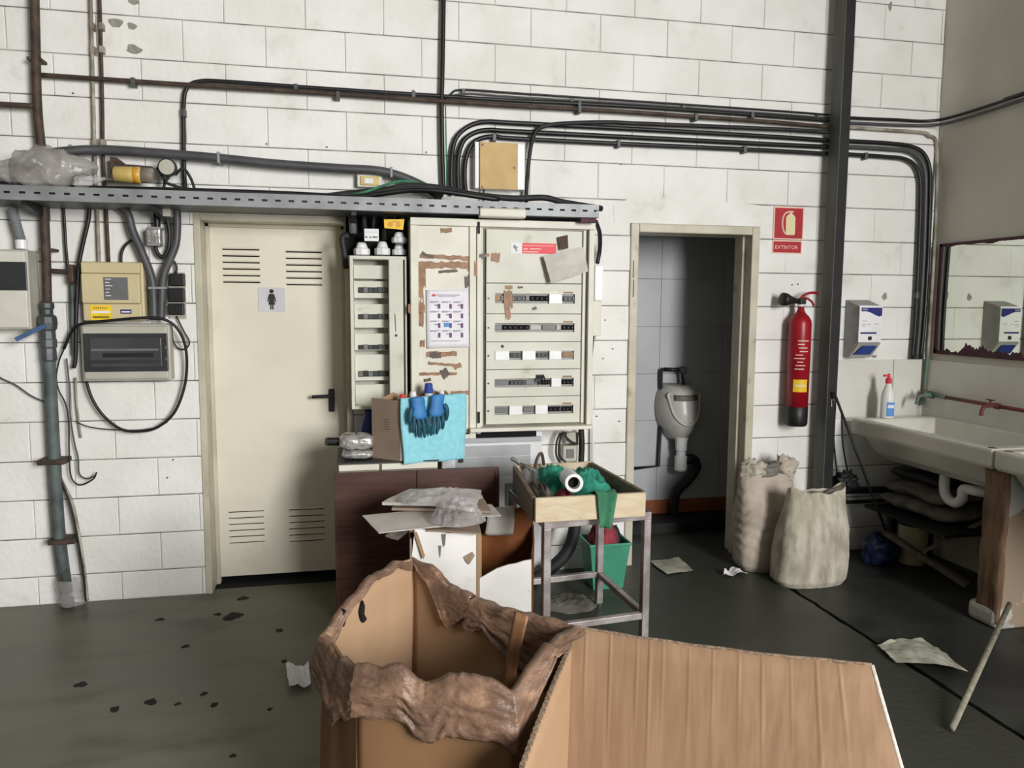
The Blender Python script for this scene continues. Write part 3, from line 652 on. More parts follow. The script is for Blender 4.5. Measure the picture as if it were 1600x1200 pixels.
b = MB(); b.box((X0+Wd*.13, D-.1015, Z0+H*.02), (X0+Wd*.48, D-.099, Z0+H*.27)); st = b.build('sticker', 'yellow', ap)
b = MB(); b.box((X0+Wd*.15, D-.102, Z0+H*.135), (X0+Wd*.46, D-.1012, Z0+H*.175)); b.build('sticker_band', 'white_paper', st)
b = MB(); 
for i in range(8): b.box((X0+Wd*(.17+.034*i), D-.102, Z0+H*.05), (X0+Wd*(.195+.034*i), D-.1012, Z0+H*.085))
for i in range(7): b.box((X0+Wd*(.19+.034*i), D-.102, Z0+H*.215), (X0+Wd*(.21+.034*i), D-.1012, Z0+H*.235))
b.build('sticker_lettering', 'tape_dark', st)
b = MB(); b.box((X0+Wd*.63, D-.1015, Z0+H*.125), (X0+Wd*.82, D-.099, Z0+H*.2)); bl = b.build('brand_badge', 'navy', ap, bevel=.004)
b = MB(); b.box((X0+Wd*.65, D-.1025, Z0+H*.148), (X0+Wd*.80, D-.1012, Z0+H*.172)); b.build('badge_lettering', 'white_paper', bl)

db = thing('breaker_box', BW(200, 594, .09), 'grey breaker box with smoked lid below the alarm panel', 'box')
wrect('box_body', 'lt_grey_plastic', 125, 506, 268, 594, .085, 0, db, .006)
wrect('box_face', 'lt_grey_plastic', 127, 509, 264, 592, .10, .08, db, .008)
ld = wrect('lid_frame', 'dark_grey', 129, 521, 263, 580, .106, .09, db, .003)
wrect('smoked_lid', 'smoked_lid', 138, 527, 254, 574, .112, .1, ld, .006)
wrect('breaker_row', 'black', 160, 552, 240, 558, .1135, .11, ld, .001); wrect('breaker_row', 'mid_grey', 142, 545, 248, 548, .1132, .11, ld); wrect('breaker_row', 'dark_grey', 142, 563, 248, 567, .1132, .11, ld)
for y in (541, 559): wrect('latch', 'mid_grey', 258, y, 261, y+4, .109, .1, ld)

for pts, r, lab, m in ([([(186, 322), (200, 335), (207, 360), (222, 395), (237, 435), (240, 470), (241, 500)], .020, 'thick black conduit curving down left beside the alarm panel', 'conduit_grey'),
                     ([(276, 322), (277, 350), (275, 380), (266, 405), (256, 430), (253, 465), (252, 500)], .019, 'thick black conduit curving down right of the alarm panel', 'conduit_grey')]):
    o = wtube('conduit', m, pts, r, .07, lab, 'conduit', 'thick conduits by the alarm panel', n=12)
    for (x, y) in ((pts[-2][0], 450), ):
        p = BW(x, y, .07); b = MB(); b.box((p.x-.022, p.y-.024, p.z-.006), (p.x+.022, D, p.z+.006)); b.build('clip', 'galv', o, bevel=.002)
wtube('cable', 'black', [(140, 322), (138, 345), (131, 375), (124, 410), (121, 450), (119, 500), (118, 560), (115, 575)], .010, .05, 'black cable running down the left edge of the alarm panel', 'cable')
wtube('cable', 'black', [(99, 322), (101, 350), (103, 385), (106, 420)], .007, .03, 'thin dark cable between the riser and the alarm panel', 'cable')
wtube('cable', 'black', [(206, 375, .03), (196, 383), (190, 395), (189, 410)], .007, .03, 'short black cable entering the alarm panel from above', 'cable')
wtube('cable', 'black', [(245, 322), (245, 340), (246, 357)], .016, .06, 'short black cable dropping from tray to metal junction', 'cable')
wtube('cable', 'black', [(258, 325), (262, 345), (265, 370), (262, 392), (254, 402), (246, 395), (242, 382)], .010, .05, 'black cable looping beside the metal junction', 'cable')
o = wtube('branch_pipe', 'rust_pipe', [(74, 423), (90, 424), (108, 425)], .012, .06, 'short rusty pipe branching right from the riser below tray', 'pipe')
b = MB(); a = BW(104, 413, .08); c = BW(116, 443, .08); b.box((a.x, D-.085, c.z), (c.x, D-.03, a.z)); b.build('pipe_fitting', 'rust_pipe', o, bevel=.008)
wtube('hose', 'green_pipe', [(112, 443), (113, 480), (115, 530), (116, 555)], .012, .04, 'thin greenish tube descending beside the black cable', 'hose')
mj = thing('metal_junction', BW(240, 383, .08), 'crumpled clear junction box with metal inside below the tray', 'box')
wrect('junction_body', 'silver_pack', 227, 356, 251, 382, .09, .03, mj, .008); wrect('junction_lid', 'galv', 229, 354, 252, 358, .1, .03, mj, .002); wrect('junction_foot', 'galv', 229, 380, 250, 384, .1, .03, mj, .002)
wrect('junction_plate', 'lt_grey_plastic', 243, 322, 266, 338, .14, .05, mj, .003)
wrect('mount_plate', 'lt_grey_plastic', 262, 425, 291, 498, .012, 0, mj)
for (y0, y1, x0, x1, lab) in ((427, 447, 264, 288, 'black power adapter, top one of three on the plate'), (450, 472, 262, 288, 'black power adapter, middle one of three on the plate'), (474, 492, 262, 287, 'black power adapter, bottom one of three on the plate')):
    o = thing('power_adapter', BW((x0+x1)/2, y1, .05), lab, 'adapter', 'power adapters beside the conduits')
    wrect('adapter_body', 'black', x0, y0, x1, y1, .055, .012, o, .005, seg=3); wrect('adapter_strap', 'lt_grey_plastic', x0-1, y1+.3, x1+2, y1+2, .03, .012, o)
wtube('cable', 'black', [(275, 427), (276, 418), (272, 408)], .006, .04, 'short plug lead above the top power adapter', 'cable')

# loop of black cable
lo = wtube('looped_cable', 'black', [(100, 545, .05), (112, 518, .07), (128, 506, .12), (170, 501, .125), (215, 497, .125), (248, 497, .12), (272, 508, .11), (287, 532, .09), (292, 565, .07), (288, 605), (272, 645), (245, 668), (215, 674), (188, 670), (162, 650), (145, 625), (136, 600), (133, 580, .03)], .0075, .06, 'large hanging loop of black cable around the breaker box', 'cable', n=8, k=8)
wtube('cable', 'black', [(100, 545), (92, 565), (88, 590), (92, 610), (102, 630), (107, 655), (108, 700), (110, 740), (118, 755), (130, 757), (146, 748), (151, 738)], .004, .05, 'thin dark wire hooking right beside the green pipe', 'wire')
wtube('cable', 'conduit_grey', [(104, 560), (108, 600), (110, 650), (116, 690), (122, 715), (124, 740), (136, 748), (149, 743)], .004, .04, 'second thin grey wire hooking beside the green pipe', 'wire')
wtube('cable', 'dirty_pipe', [(118, 590), (120, 630), (124, 665), (127, 684)], .005, .03, 'pale wire stub hanging below the breaker box', 'wire')
wtube('cable', 'black', [(120, 660), (140, 667), (170, 671), (215, 672), (246, 668)], .003, .04, 'thin black wire sagging through the bottom of the loop', 'wire')
wtube('cable', 'black', [(268, 508), (270, 530), (278, 544), (290, 545), (296, 534), (286, 515), (276, 494)], .004, .03, 'small loop of thin wire below the power adapters', 'wire')
wtube('cable', 'conduit_grey', [(-20, 575), (0, 590), (25, 602), (48, 618), (70, 628)], .004, .03, 'thin grey wire slanting from left edge to the green pipe', 'wire')
o = wtube('side_pipe', 'dirty_pipe', [(88, 735), (100, 760), (112, 785), (121, 825), (128, 870), (134, 915), (136, 938)], .010, .05, 'thin dirty pipe splitting right from the green pipe to floor', 'pipe')
wtube('cable', 'black', [(90, 738), (103, 768), (113, 800), (122, 845), (131, 900), (134, 940)], .005, .07, 'black wire following the thin dirty pipe to floor', 'wire')
# ================================================================== ELECTRICAL CABINETS
# black plate painting the shade of the recess, with the gear above the small cabinet
bp = thing('cable_recess', BW(590, 398, .05), 'black plate painted as recess shade, and cables above the small cabinet', 'back plate')
wrect('shade_plate', 'void', 540, 331, 641, 400, .03, .003, bp)
for i, (pts, r, m) in enumerate([([(550, 330), (552, 365)], .02, 'mid_grey'), ([(568, 330), (570, 360)], .012, 'black_rubber'), ([(585, 330), (583, 358)], .010, 'black_rubber'), ([(602, 330), (600, 375)], .014, 'black_rubber'), ([(545, 368), (535, 372), (538, 395), (540, 420)], .016, 'black_rubber'), ([(628, 330), (628, 365)], .013, 'black_rubber')]):
    b = MB(); b.tube(cr(wpath(pts, .09), 5), r, 8); b.build('cable_end', m, bp, smooth=True)
sc = thing('small_cabinet', BW(590, 640, .1), 'narrow cream breaker cabinet between the door and big cabinet', 'cabinet')
SF = .20
a = BW(546, 399, SF); c = BW(637, 638, SF); X0, X1, Z0, Z1 = a.x, c.x, c.z, a.z
b = MB(); t = .018
b.box((X0, D-SF, Z0), (X0+t, D, Z1)); b.box((X1-t*.5, D-SF, Z0), (X1, D, Z1)); b.box((X0+t, D-SF, Z1-t), (X1-t*.5, D, Z1)); b.box((X0+t, D-SF, Z0), (X1-t*.5, D, Z0+t)); b.box((X0+t, D-.03, Z0+t), (X1-t*.5, D-.01, Z1-t))
b.build('cabinet_body', 'cab_cream', sc, bevel=.003)
xd = BW(608, 500, SF).x
b = MB(); b.box((xd, D-SF-.004, Z0+.01), (X1-.018, D-SF+.05, Z1-.012)); dr = b.build('side_cover', 'cab_cream', sc, bevel=.004)
p = BW(619, 524, SF); b = MB(); b.box((p.x-.006, D-SF-.008, p.z-.006), (p.x+.006, D-SF-.003, p.z+.006)); b.tube([(p.x-.006, D-SF-.005, p.z+.11), (p.x-.002, D-SF-.005, p.z+.02)], .002, 6); b.build('latch', 'dark_grey', dr)
rows = [(413, 437), (438, 467), (474, 513), (520, 548), (553, 595), (600, 632)]
for i, (y0, y1) in enumerate(rows):
    pa = BW(553, y0, SF-.085); pc = BW(608, y1, SF-.085)
    b = MB(); b.box((X0+t+.002, D-SF+.085, pc.z+.003), (xd, D-SF+.095, pa.z-.003)); pl = b.build('cover_plate', 'cab_cream', sc, bevel=.002)
for (y0, y1) in ((449, 458), (491, 499), (539, 546), (580, 588)):
    pa = BW(560, y0, SF-.085); pc = BW(607, y1, SF-.085)
    b = MB(); b.box((pa.x, D-SF+.081, pc.z), (xd-.002, D-SF+.089, pa.z)); sl = b.build('breaker_slot', 'void', sc)
    n = 6
    for k in range(n):
        xa = pa.x+(xd-pa.x-.004)*k/n; b = MB(); b.box((xa+.001, D-SF+.074, pc.z+.003), (xa+(xd-pa.x)/n-.002, D-SF+.085, pa.z-.003+(.006 if k % 3 == 1 else 0))); b.build('breaker', ['mid_grey', 'dark_grey', 'black', 'dark_grey', 'cab_shadow', 'black'][(k+y0) % 6], sl)
# cable glands and tags on top
for i, (x0, y0, x1, y1, lab) in enumerate([(552, 377, 579, 398, 'white cable gland on the small cabinet, leftmost'), (585, 376, 611, 398, 'white cable gland on the small cabinet, middle'), (613, 380, 636, 398, 'white cable gland on the small cabinet, right below another'), (612, 361, 637, 379, 'grey-white cable gland stacked above the right gland')]):
    pa = BW(x0, y0, .17); pc = BW(x1, y1, .17); cx = (pa.x+pc.x)/2; w = (pc.x-pa.x)/2; hgt = pa.z-pc.z; zb = pc.z if i < 3 else pc.z
    g = thing('cable_gland', (cx, D-.12, zb), lab, 'cable gland', 'glands on the small cabinet')
    b = MB(); b.lathe([(w*.92, 0), (w*.98, .008), (w*.98, hgt*.48), (w*.85, hgt*.52)], (cx, D-.12, zb), (0, 0, 1), 8); b.build('gland_nut', 'white_plastic', g, bevel=.002)
    b = MB(); b.lathe([(w*.75, hgt*.5), (w*.62, hgt*.75), (w*.5, hgt*.95), (w*.35, hgt)], (cx, D-.12, zb), (0, 0, 1), 16); b.build('gland_dome', 'white_plastic', g, smooth=True)
    if i == 3:
        b = MB(); b.box((cx-w*.5, D-.16, zb-.012), (cx+w*.5, D-.03, zb)); b.build('gland_foot', 'dark_grey', g)
tg = thing('white_tag', BW(580, 378, .15), 'white printed tag standing above the glands', 'tag')
wrect('tag_plate', 'white_plastic', 569, 357, 592, 377, .19, .175, tg, .002)
wrect('tag_line', 'print_grey', 570, 362, 591, 363, .191, .19, tg)
for (x0, x1) in ((570.5, 574), (577, 580), (582, 590)): wrect('tag_print', 'dark_grey', x0, 369.5, x1, 371.5, .191, .19, tg)
yt = thing('yellow_tag', BW(616, 361, .15), 'yellow warning tag hanging under the tray', 'tag')
pa = BW(616, 350, .2)
b = MB(); b.add([pa+Vector((dx, dy, dz)) for dy in (0, .003) for dx, dz in ((-.05, -.022), (.045, -.028), (.052, .026), (-.052, .022))], [(0, 1, 2, 3), (7, 6, 5, 4), (0, 4, 5, 1), (1, 5, 6, 2), (2, 6, 7, 3), (3, 7, 4, 0)]); b.build('tag_plate', 'yellow', yt)
b = MB(); b.lathe([(.014, 0), (.013, .002)], pa+Vector((-.02, 0, -.002)), (0, -1, 0), 14); b.lathe([(.013, 0), (.012, .002)], pa+Vector((.02, 0, -.004)), (0, -1, 0), 14); b.box((pa.x-.01, pa.y-.0015, pa.z+.008), (pa.x+.03, pa.y, pa.z+.014)); b.build('tag_print', 'orange_tape', yt)
b = MB(); b.tube([pa+Vector((0, .001, .022)), pa+Vector((.0, .02, .05))], .003, 6); b.build('tag_wire', 'dark_grey', yt)

# ---------------------------------------------------------------- big cabinet
BF = .25
bc = thing('electrical_cabinet', BW(790, 668, .12), 'big cream electrical cabinet with peeled tape and breaker rows', 'cabinet')
X0, X1, Z0, Z1 = BW(641, 345, BF).x, 1.297, .905, 1.995; XM = BW(752, 450, BF).x; yf = D-BF
b = MB(); b.box((X0, yf+.03, Z0), (X1, D-.003, Z1)); b.build('cabinet_body', 'cab_cream', bc, bevel=.004)
b = MB(); b.box((X0, yf, Z1-.035), (X1+.004, yf+.03, Z1+.004)); b.build('top_rim', 'cab_cream_light', bc, bevel=.004)
# left door: frame + recessed leaf
xa, xb = X0, BW(744, 450, BF).x
b = MB(); b.box((xa, yf, .84), (xa+.04, yf+.03, Z1-.036)); b.box((xb-.035, yf, .84), (xb, yf+.03, Z1-.036)); b.box((xa+.04, yf, .84), (xb-.035, yf+.03, .87))
b.box((xa+.04, yf+.012, .87), (xb-.035, yf+.03, Z1-.036)); ldoor = b.build('left_door', 'cab_cream_light', bc, bevel=.003)
b = MB(); b.box((xb+.004, yf, .87), (XM, yf+.03, Z1-.036)); b.build('centre_post', 'cab_cream_light', bc, bevel=.004)
for y in (356, 652):
    p = BW(749, y, BF); b = MB(); b.tube([(p.x-.004, yf-.004, p.z-.03), (p.x-.004, yf-.004, p.z+.03)], .007, 8); b.build('hinge', 'dark_grey', bc)
# right-hand section
xr0, xr1 = BW(760, 520, BF).x, BW(908, 520, BF).x
b = MB(); b.box((BW(919, 450, BF).x+.002, yf, Z0), (X1, yf+.03, Z1-.036)); b.build('right_stile', 'cab_cream_light', bc, bevel=.004)
b = MB(); b.box((xr1+.006, yf+.004, Z0+.01), (xr1+.022, yf+.03, Z1-.04)); b.build('right_inner_strip', 'cab_cream_light', bc, bevel=.003)
b = MB(); b.box((xr0-.012, yf+.026, Z0), (X1-.03, yf+.034, Z1-.04)); b.build('gap_backing', 'cab_shadow', bc)
bounds = [BW(835, y, BF).z for y in (359, 443, 490.5, 534, 577, 619.5, 662)]
rowdef = [None,
 [('tape_brown', 0, .07), ('mid_grey', .07, .19), ('dark_grey', .19, .38), ('mid_grey', .38, .43), ('black', .43, .67), ('white_plastic', .67, .84), ('dark_grey', .85, 1)],
 [('mid_grey', 0, .09), ('black', .09, .28), ('black', .285, .43), ('lt_grey_plastic', .44, .58), ('mid_grey', .59, .76), ('lt_grey_plastic', .77, .83), ('black', .84, 1)],
 [('white_plastic', 0, .18), ('dark_grey', .19, .33), ('white_plastic', .34, .51), ('dark_grey', .52, .67), ('white_plastic', .68, .84), ('tape_brown', .85, 1)],
 [('mid_grey', 0, .17), ('dark_grey', .18, .38), ('mid_grey', .39, .5), ('lt_grey_plastic', .51, .58), ('black', .59, .70), ('white_plastic', .71, .84), ('black', .85, 1)],
 [('mid_grey', 0, .17), ('white_plastic', .18, .35), ('mid_grey', .36, .5), ('white_plastic', .51, .67), ('black', .68, .84), ('black', .85, 1)]]
for i in range(6):
    z1_, z0_ = bounds[i]-.002, bounds[i+1]+.002
    if i == 0:
        b = MB(); b.box((xr0, yf+.006, z0_), (xr1, yf+.028, z1_)); b.build('blank_plate', 'cab_cream', bc, bevel=.002); continue
    hh = z1_-z0_; s1 = z1_-hh*.33; s0 = z1_-hh*.66; sx0 = xr0+(xr1-xr0)*.09; sx1 = xr0+(xr1-xr0)*.93
    b = MB(); y0, y1 = yf+.006, yf+.020
    b.box((xr0, y0, s1), (xr1, y1, z1_)); b.box((xr0, y0, z0_), (xr1, y1, s0)); b.box((xr0, y0, s0), (sx0, y1, s1)); b.box((sx1, y0, s0), (xr1, y1, s1))
    pl = b.build('breaker_plate', 'cab_cream', bc)
    b = MB(); b.box((sx0, yf+.020, s0), (sx1, yf+.026, s1)); b.build('slot_back', 'slot_grey', pl)
    for (m, f0, f1) in rowdef[i]:
        tall = m == 'white_plastic'
        b = MB(); b.box((sx0+(sx1-sx0)*f0+.001, yf+(.002 if tall else .010), s0+(0 if tall else (s1-s0)*.26)), (sx0+(sx1-sx0)*f1-.001, yf+.022, s1-(0 if tall else (s1-s0)*.2)))
        br = b.build('breaker', {'black': 'void', 'dark_grey': 'black'}.get(m, m), pl, bevel=.0015, seg=1)
        if m in ('black', 'dark_grey'):
            n = max(1, int((f1-f0)/.05))
            for k in range(n):
                xx = sx0+(sx1-sx0)*(f0+(f1-f0)*(k+.5)/n); b = MB(); b.box((xx-.003, yf+.000, (s0+s1)/2-.004), (xx+.003, yf+.012, (s0+s1)/2+.006)); b.build('toggle', 'black' if m == 'black' else 'dark_grey', br)
    for xx, ww, m in ((.86, .1, 'tape_brown'), (.5, .09, 'cab_cream_light'), (.7, .08, 'cab_cream_light')):
        b = MB(); b.box((xr0+(xr1-xr0)*(xx-ww/2), yf+.0045, s1+.004), (xr0+(xr1-xr0)*(xx+ww/2), yf+.007, s1+.012)); b.build('circuit_label', m if i != 3 else 'cab_cream_light', pl)
    for zc in ((z0_+z1_)/2,):
        b = MB(); b.lathe([(.006, 0), (.005, .004)], (xr0+.012, yf+.006, zc), (0, -1, 0), 8); b.build('screw', 'dark_grey', pl)
p = BW(847, 594, BF); b = MB()
for k in range(4): b.tube(cr([(p.x-.03+.012*k, yf+.004, p.z+.028), (p.x-.026+.013*k, yf-.014, p.z+.005), (p.x-.02+.015*k, yf+.002, p.z-.022)], 4), .0045, 6)
b.build('wire_bunch', 'dark_grey', bc, smooth=True)
# bottom ledge
b = MB(); b.box((BW(735, 668, .29).x, D-.29, .885), (X1-.01, D-.003, .905)); b.build('bottom_ledge', 'cab_cream_light', bc, bevel=.003)
# torn tape and peeled paint on the left door
def scrap(x, y, w, hgt, ang, m, seed, off, parent, th=.0012, jag=.35):
    c = BW(x, y, off); s = (D-off)/FPX; r = random.Random(seed); P = []
    n = max(6, int(w/5)); ca, sa = math.cos(ang), math.sin(ang)
    topp = [(-w/2+w*i/n, hgt/2*(1+r.uniform(-jag, jag))) for i in range(n+1)]; bot = [(w/2-w*i/n, -hgt/2*(1+r.uniform(-jag, jag))) for i in range(n+1)]
    for u, v in topp+bot: P.append((c.x+(u*ca-v*sa)*s, c.z+(u*sa+v*ca)*s))
    b = MB(); b.prism(P, 'y', D-off-th-.00025*(seed % 25), D-off+.0004); return b.build('tape_remnant', m, parent)
LO = BF-.012
for i, (x, y, w, hh, an, m) in enumerate([
    (697, 360, 18, 7, .1, 'tape_brown'), (695, 402, 78, 7, -.03, 'tape_brown'), (668, 399, 20, 5, -.3, 'tape_dark'), (695, 414, 82, 10, 0, 'tape_brown'), (735, 414, 10, 26, 0, 'tape_brown'), (700, 424, 30, 4, .1, 'tape_dark'),
    (659, 430, 12, 34, 0, 'tape_brown'), (656, 450, 10, 40, .03, 'tape_brown'), (657, 490, 10, 40, 0, 'tape_brown'), (732, 440, 12, 18, .05, 'tape_dark'), (736, 480, 8, 30, 0, 'tape_brown'), (735, 508, 8, 18, 0, 'tape_dark'), (736, 490, 14, 4, 0, 'tape_dark'),
    (690, 553, 48, 8, .02, 'tape_brown'), (680, 555, 18, 9, 0, 'tape_dark'), (690, 569, 42, 4, -.1, 'tape_brown'), (715, 572, 12, 8, .3, 'tape_brown'), (684, 584, 60, 4, 0, 'tape_brown'), (695, 583, 12, 14, .5, 'tape_dark'), (668, 594, 11, 5, .2, 'tape_dark'), (720, 614, 30, 6, .05, 'tape_brown'), (660, 537, 7, 10, 0, 'tape_brown'), (737, 570, 7, 60, 0, 'cab_shadow'), (738, 380, 6, 30, 0, 'cab_cream')]):
    scrap(x, y, w, hh, an, m, i, LO, ldoor)
for i, (x, y, w, hh, an, m) in enumerate([(651, 482, 26, 14, 0, 'tape_brown'), (774, 402, 14, 13, -.1, 'tape_brown'), (760, 399, 10, 4, .2, 'tape_brown'), (794, 468, 14, 24, .05, 'tape_brown'), (793, 486, 9, 22, .1, 'tape_brown'), (795, 449, 12, 5, 0, 'tape_brown'), (813, 449, 8, 3, 0, 'tape_dark'), (835, 482, 7, 4, .3, 'tape_dark'), (785, 541, 4, 4, 0, 'maroon'), (743, 420, 5, 20, 0, 'tape_brown'), (753, 400, 9, 6, 0, 'cab_shadow')]):
    scrap(x, y, w, hh, an, m, 50+i, BF-.002 if x < 760 else BF-.005, bc)
# sticker with emblem and red field
st = wrect('sticker', 'white_paper', 798, 379, 816, 396.5, BF-.004, BF-.008, bc)
c = BW(806, 387.5, BF-.003); b = MB()
b.prism([(c.x-.014, c.z+.012), (c.x-.004, c.z+.018), (c.x+.001, c.z+.008), (c.x+.014, c.z+.006), (c.x+.004, c.z), (c.x+.008, c.z-.014), (c.x, c.z-.018), (c.x-.002, c.z-.006), (c.x-.012, c.z)], 'y', yf+.0022, yf+.004); b.build('emblem', 'mid_grey', st)
rl = wrect('red_sticker', 'red_label', 816, 379.5, 869, 397, BF-.004, BF-.008, bc)
for (x0, x1, y) in ((818, 866, 384), (818, 825, 389), (828, 846, 389), (818, 841, 393.5)): wrect('sticker_lettering', 'sign_border', x0, y-1, x1, y+1, BF-.0034, BF-.0042, rl)
# folded sheet taped on
sh = thing('taped_sheet', BW(885, 442, BF+.02), 'folded grey paper sheet taped askew on the cabinet', 'paper')
P4 = [BW(849, 400, BF+.035), BW(912, 386, BF+.025), BW(919, 424, BF+.03), BW(861, 442, BF+.045)]
def fn(u, v):
    p = P4[0].lerp(P4[1], u).lerp(P4[3].lerp(P4[2], u), v); p.y += -.012*math.sin(u*math.pi)*(.4+v)+.008*nz3((u*3, v*3, 0), 1.2, 4); return p
b = MB(); b.grid(fn, 14, 12); b.build('sheet', 'grey_paper', sh, smooth=False, solid=.0015)
tp = [BW(870, 371, BF), BW(887, 367, BF), BW(888, 388, BF+.03), BW(877, 390, BF+.03)]
b = MB(); b.add(tp, [(0, 1, 2, 3)]); b.build('tape', 'tape_dark', sh, solid=.001)
# printed notice
nt = thing('printed_notice', BW(698, 545, BF), 'white notice sheet with grid of small pictures on left door', 'notice')
na, nb = BW(666, 453, LO+.006), BW(732, 544, LO+.006); W_, H_ = nb.x-na.x, na.z-nb.z
def fn(u, v): return Vector((na.x+W_*(u+.01*(1-v)), D-LO-.008-.006*u*u*(1-v)-.004*nz3((u*2, v*2, 0), 1.5, 6), nb.z+H_*v+.006*u))
b = MB(); b.grid(fn, 10, 12); b.build('sheet', 'white_paper', nt, smooth=True, solid=.0008)
yy = D-LO-.0165
pr = {'print_grey': MB(), 'print_purple': MB(), 'print_blue': MB(), 'red_label': MB()}
def pq(m, u0, v0, u1, v1): pr[m].box((na.x+W_*u0, yy, na.z-H_*v1), (na.x+W_*u1, yy+.0006, na.z-H_*v0))
pq('red_label', .14, .07, .22, .105); pq('print_grey', .26, .075, .78, .09); pq('print_grey', .3, .105, .7, .115)
for r in range(4):
    for c_ in range(3):
        u = .1+.27*c_; v = .19+.165*r; pq('print_grey', u, v, u+.2, v+.012); pq('print_grey', u, v+.016, u+.14, v+.024)
        pq('print_purple', u+.18, v+.045, u+.225, v+.125)
        if (r+c_) % 2 == 0: pq('print_purple', u+.1, v+.06, u+.18, v+.072)
pq('print_blue', .42, .56, .54, .63); pq('print_grey', .12, .865, .8, .875)
for m, bb in pr.items(): bb.build('printing', m, nt, kind='stuff')

# white trunking to the right of the big cabinet
t1 = wrect('trunking', 'white_plastic', 930, 414, 942, 470, .06, 0, None, .004); tag(t1, 'short white cable trunking beside the big cabinet, upper piece', 'trunking', 'white trunking pieces')
t2 = wrect('trunking', 'cab_cream_light', 926, 470, 939, 525, .07, 0, None, .004); tag(t2, 'short cream cable trunking beside the big cabinet, lower piece', 'trunking', 'white trunking pieces')
wtube('cable', 'black', [(931, 346, .2), (937, 365, .12), (937, 390, .06), (933, 412, .05)], .012, .05, 'black cable curving from tray end into the upper trunking', 'cable')
wtube('cable', 'black', [(928, 525), (925, 560), (922, 600), (921, 640)], .004, .04, 'thin dark wire below the lower trunking', 'wire')
wtube('cable', 'white_plastic', [(921, 585), (922, 620), (926, 660), (926, 725)], .008, .04, 'white cable hanging straight beside the big cabinet bottom', 'cable')

# ---------------------------------------------------------------- appliance, socket under the cabinet
hz = thing('wall_heater', BW(785, 800, .2), 'white slim heater with dark air outlet below the big cabinet', 'heater')
HF = .24; a = BW(690, 676, HF); c = BW(846, 830, HF)
b = MB(); b.box((a.x, D-HF, .02), (c.x, D-.02, a.z)); b.build('heater_body', 'appliance', hz, bevel=.006)
wrect('air_outlet', 'void', 700, 677, 838, 686, HF+.004, HF-.02, hz); wrect('outlet_lip', 'appliance_grey', 700, 686.5, 846, 689, HF+.02, HF-.02, hz, .002)
for (y0, y1) in ((698, 711), (716, 728), (732, 742)): wrect('grille_band', 'appliance_grey', 712, y0, 829, y1, HF+.003, HF-.01, hz, .001)
wrect('knob', 'black', 717, 716, 724, 723, HF+.015, HF, hz, .003)
wrect('side_vent', 'dark_grey', 789, 756, 802, 790, HF+.003, HF-.01, hz, .002)
ws = thing('wall_socket', BW(893, 722, .05), 'grey wall socket with coiled leads below the big cabinet corner', 'socket')
wrect('socket_body', 'lt_grey_plastic', 880, 697, 902, 721, .06, 0, ws, .006); wrect('socket_face', 'mid_grey', 885, 702, 897, 716, .064, .05, ws, .004)
wrect('socket_body', 'lt_grey_plastic', 884, 676, 904, 693, .05, 0, ws, .006)
for pts in ([(903, 694), (893, 690), (884, 682), (884, 675)], [(876, 676), (870, 690), (869, 710), (876, 724)], [(880, 674), (874, 692), (874, 712), (884, 722)]):
    b = MB(); b.tube(cr(wpath(pts, .075), 6), .006, 6); b.build('lead', 'black', ws, smooth=True)
wtube('cable', 'black', [(908, 671, .08), (909, 695), (908, 720), (907, 740)], .018, .08, 'thick black cable hanging at the right of the wall socket', 'cable')
# ================================================================== URINAL ROOM FIXTURES
ur = thing('urinal', (2.25, YT-.1, .40), 'white ceramic wall urinal with black drain hose in dark room', 'urinal')
uc = PY(1068, 640, 4.95); ux = uc.x
def lin(v, T):
    for (a, c), (e, f) in zip(T, T[1:]):
        if v <= e: return c+(f-c)*max(0, (v-a)/(e-a))
    return T[-1][1]
def uw(v): return lin(v, [(0, .058), (.12, .098), (.25, .128), (.42, .150), (.62, .158), (.8, .150), (.92, .128), (1, .100)])
def ud(v): return lin(v, [(0, .10), (.12, .165), (.3, .205), (.5, .205), (.75, .185), (.9, .165), (1, .05)])
b = MB()
def ufn(u, v):                                   # egg-shaped shell bulging from the wall
    a = math.pi*(u-.5)*1.0; z = .62+.39*v
    w = uw(v); dpt = ud(v)
    return Vector((ux+math.sin(a)*w, YT-math.cos(a)*dpt-.002, z))
b.grid(ufn, 25, 20); ub = b.build('bowl', 'urinal_ceramic', ur, smooth=True, solid=.012)
def ufront(x, z, pad=0.0):                        # point on the front of the shell at x, z
    v = (z-.62)/.39; w = uw(v); dpt = ud(v); q_ = max(-.98, min(.98, (x-ux)/w))
    return Vector((x, YT-dpt*math.sqrt(1-q_*q_)-.010-pad, z))
b = MB(); loop = [(ux-.10+.02*0, .955), (ux+.10, .955), (ux+.11, .90), (ux+.085, .80), (ux+.03, .745), (ux-.03, .745), (ux-.085, .80), (ux-.11, .90)]
b.tube(cr([ufront(x, z) for x, z in loop], 6, closed=True)+[ufront(*loop[0])], .010, 8); b.build('rim', 'urinal_ceramic', ub, smooth=True)
b = MB(); b.grid(lambda u, v: ufront(ux-.085+.17*u, .905+.038*v, .002), 12, 4); b.build('flush_slot', 'cab_shadow', ub, smooth=True, solid=.008)
b = MB(); b.lathe([(.05, .03), (.042, 0), (.04, -.06), (.034, -.07), (.034, -.10), (.044, -.105), (.044, -.20), (.036, -.21)], (ux, YT-.11, .61), (0, 0, 1), 16); b.build('trap', 'white_plastic', ur, smooth=False)
b = MB(); b.tube(cr([(ux+.03, YT-.11, .475), (ux+.09, YT-.11, .48), (ux+.125, YT-.10, .42), (ux+.08, YT-.08, .33), (ux+.0, YT-.07, .25), (ux-.02, YT-.06, .17), (ux-.02, YT-.05, .075)], 7), .034, 12); b.build('drain_hose', 'black_rubber', ur, smooth=True)
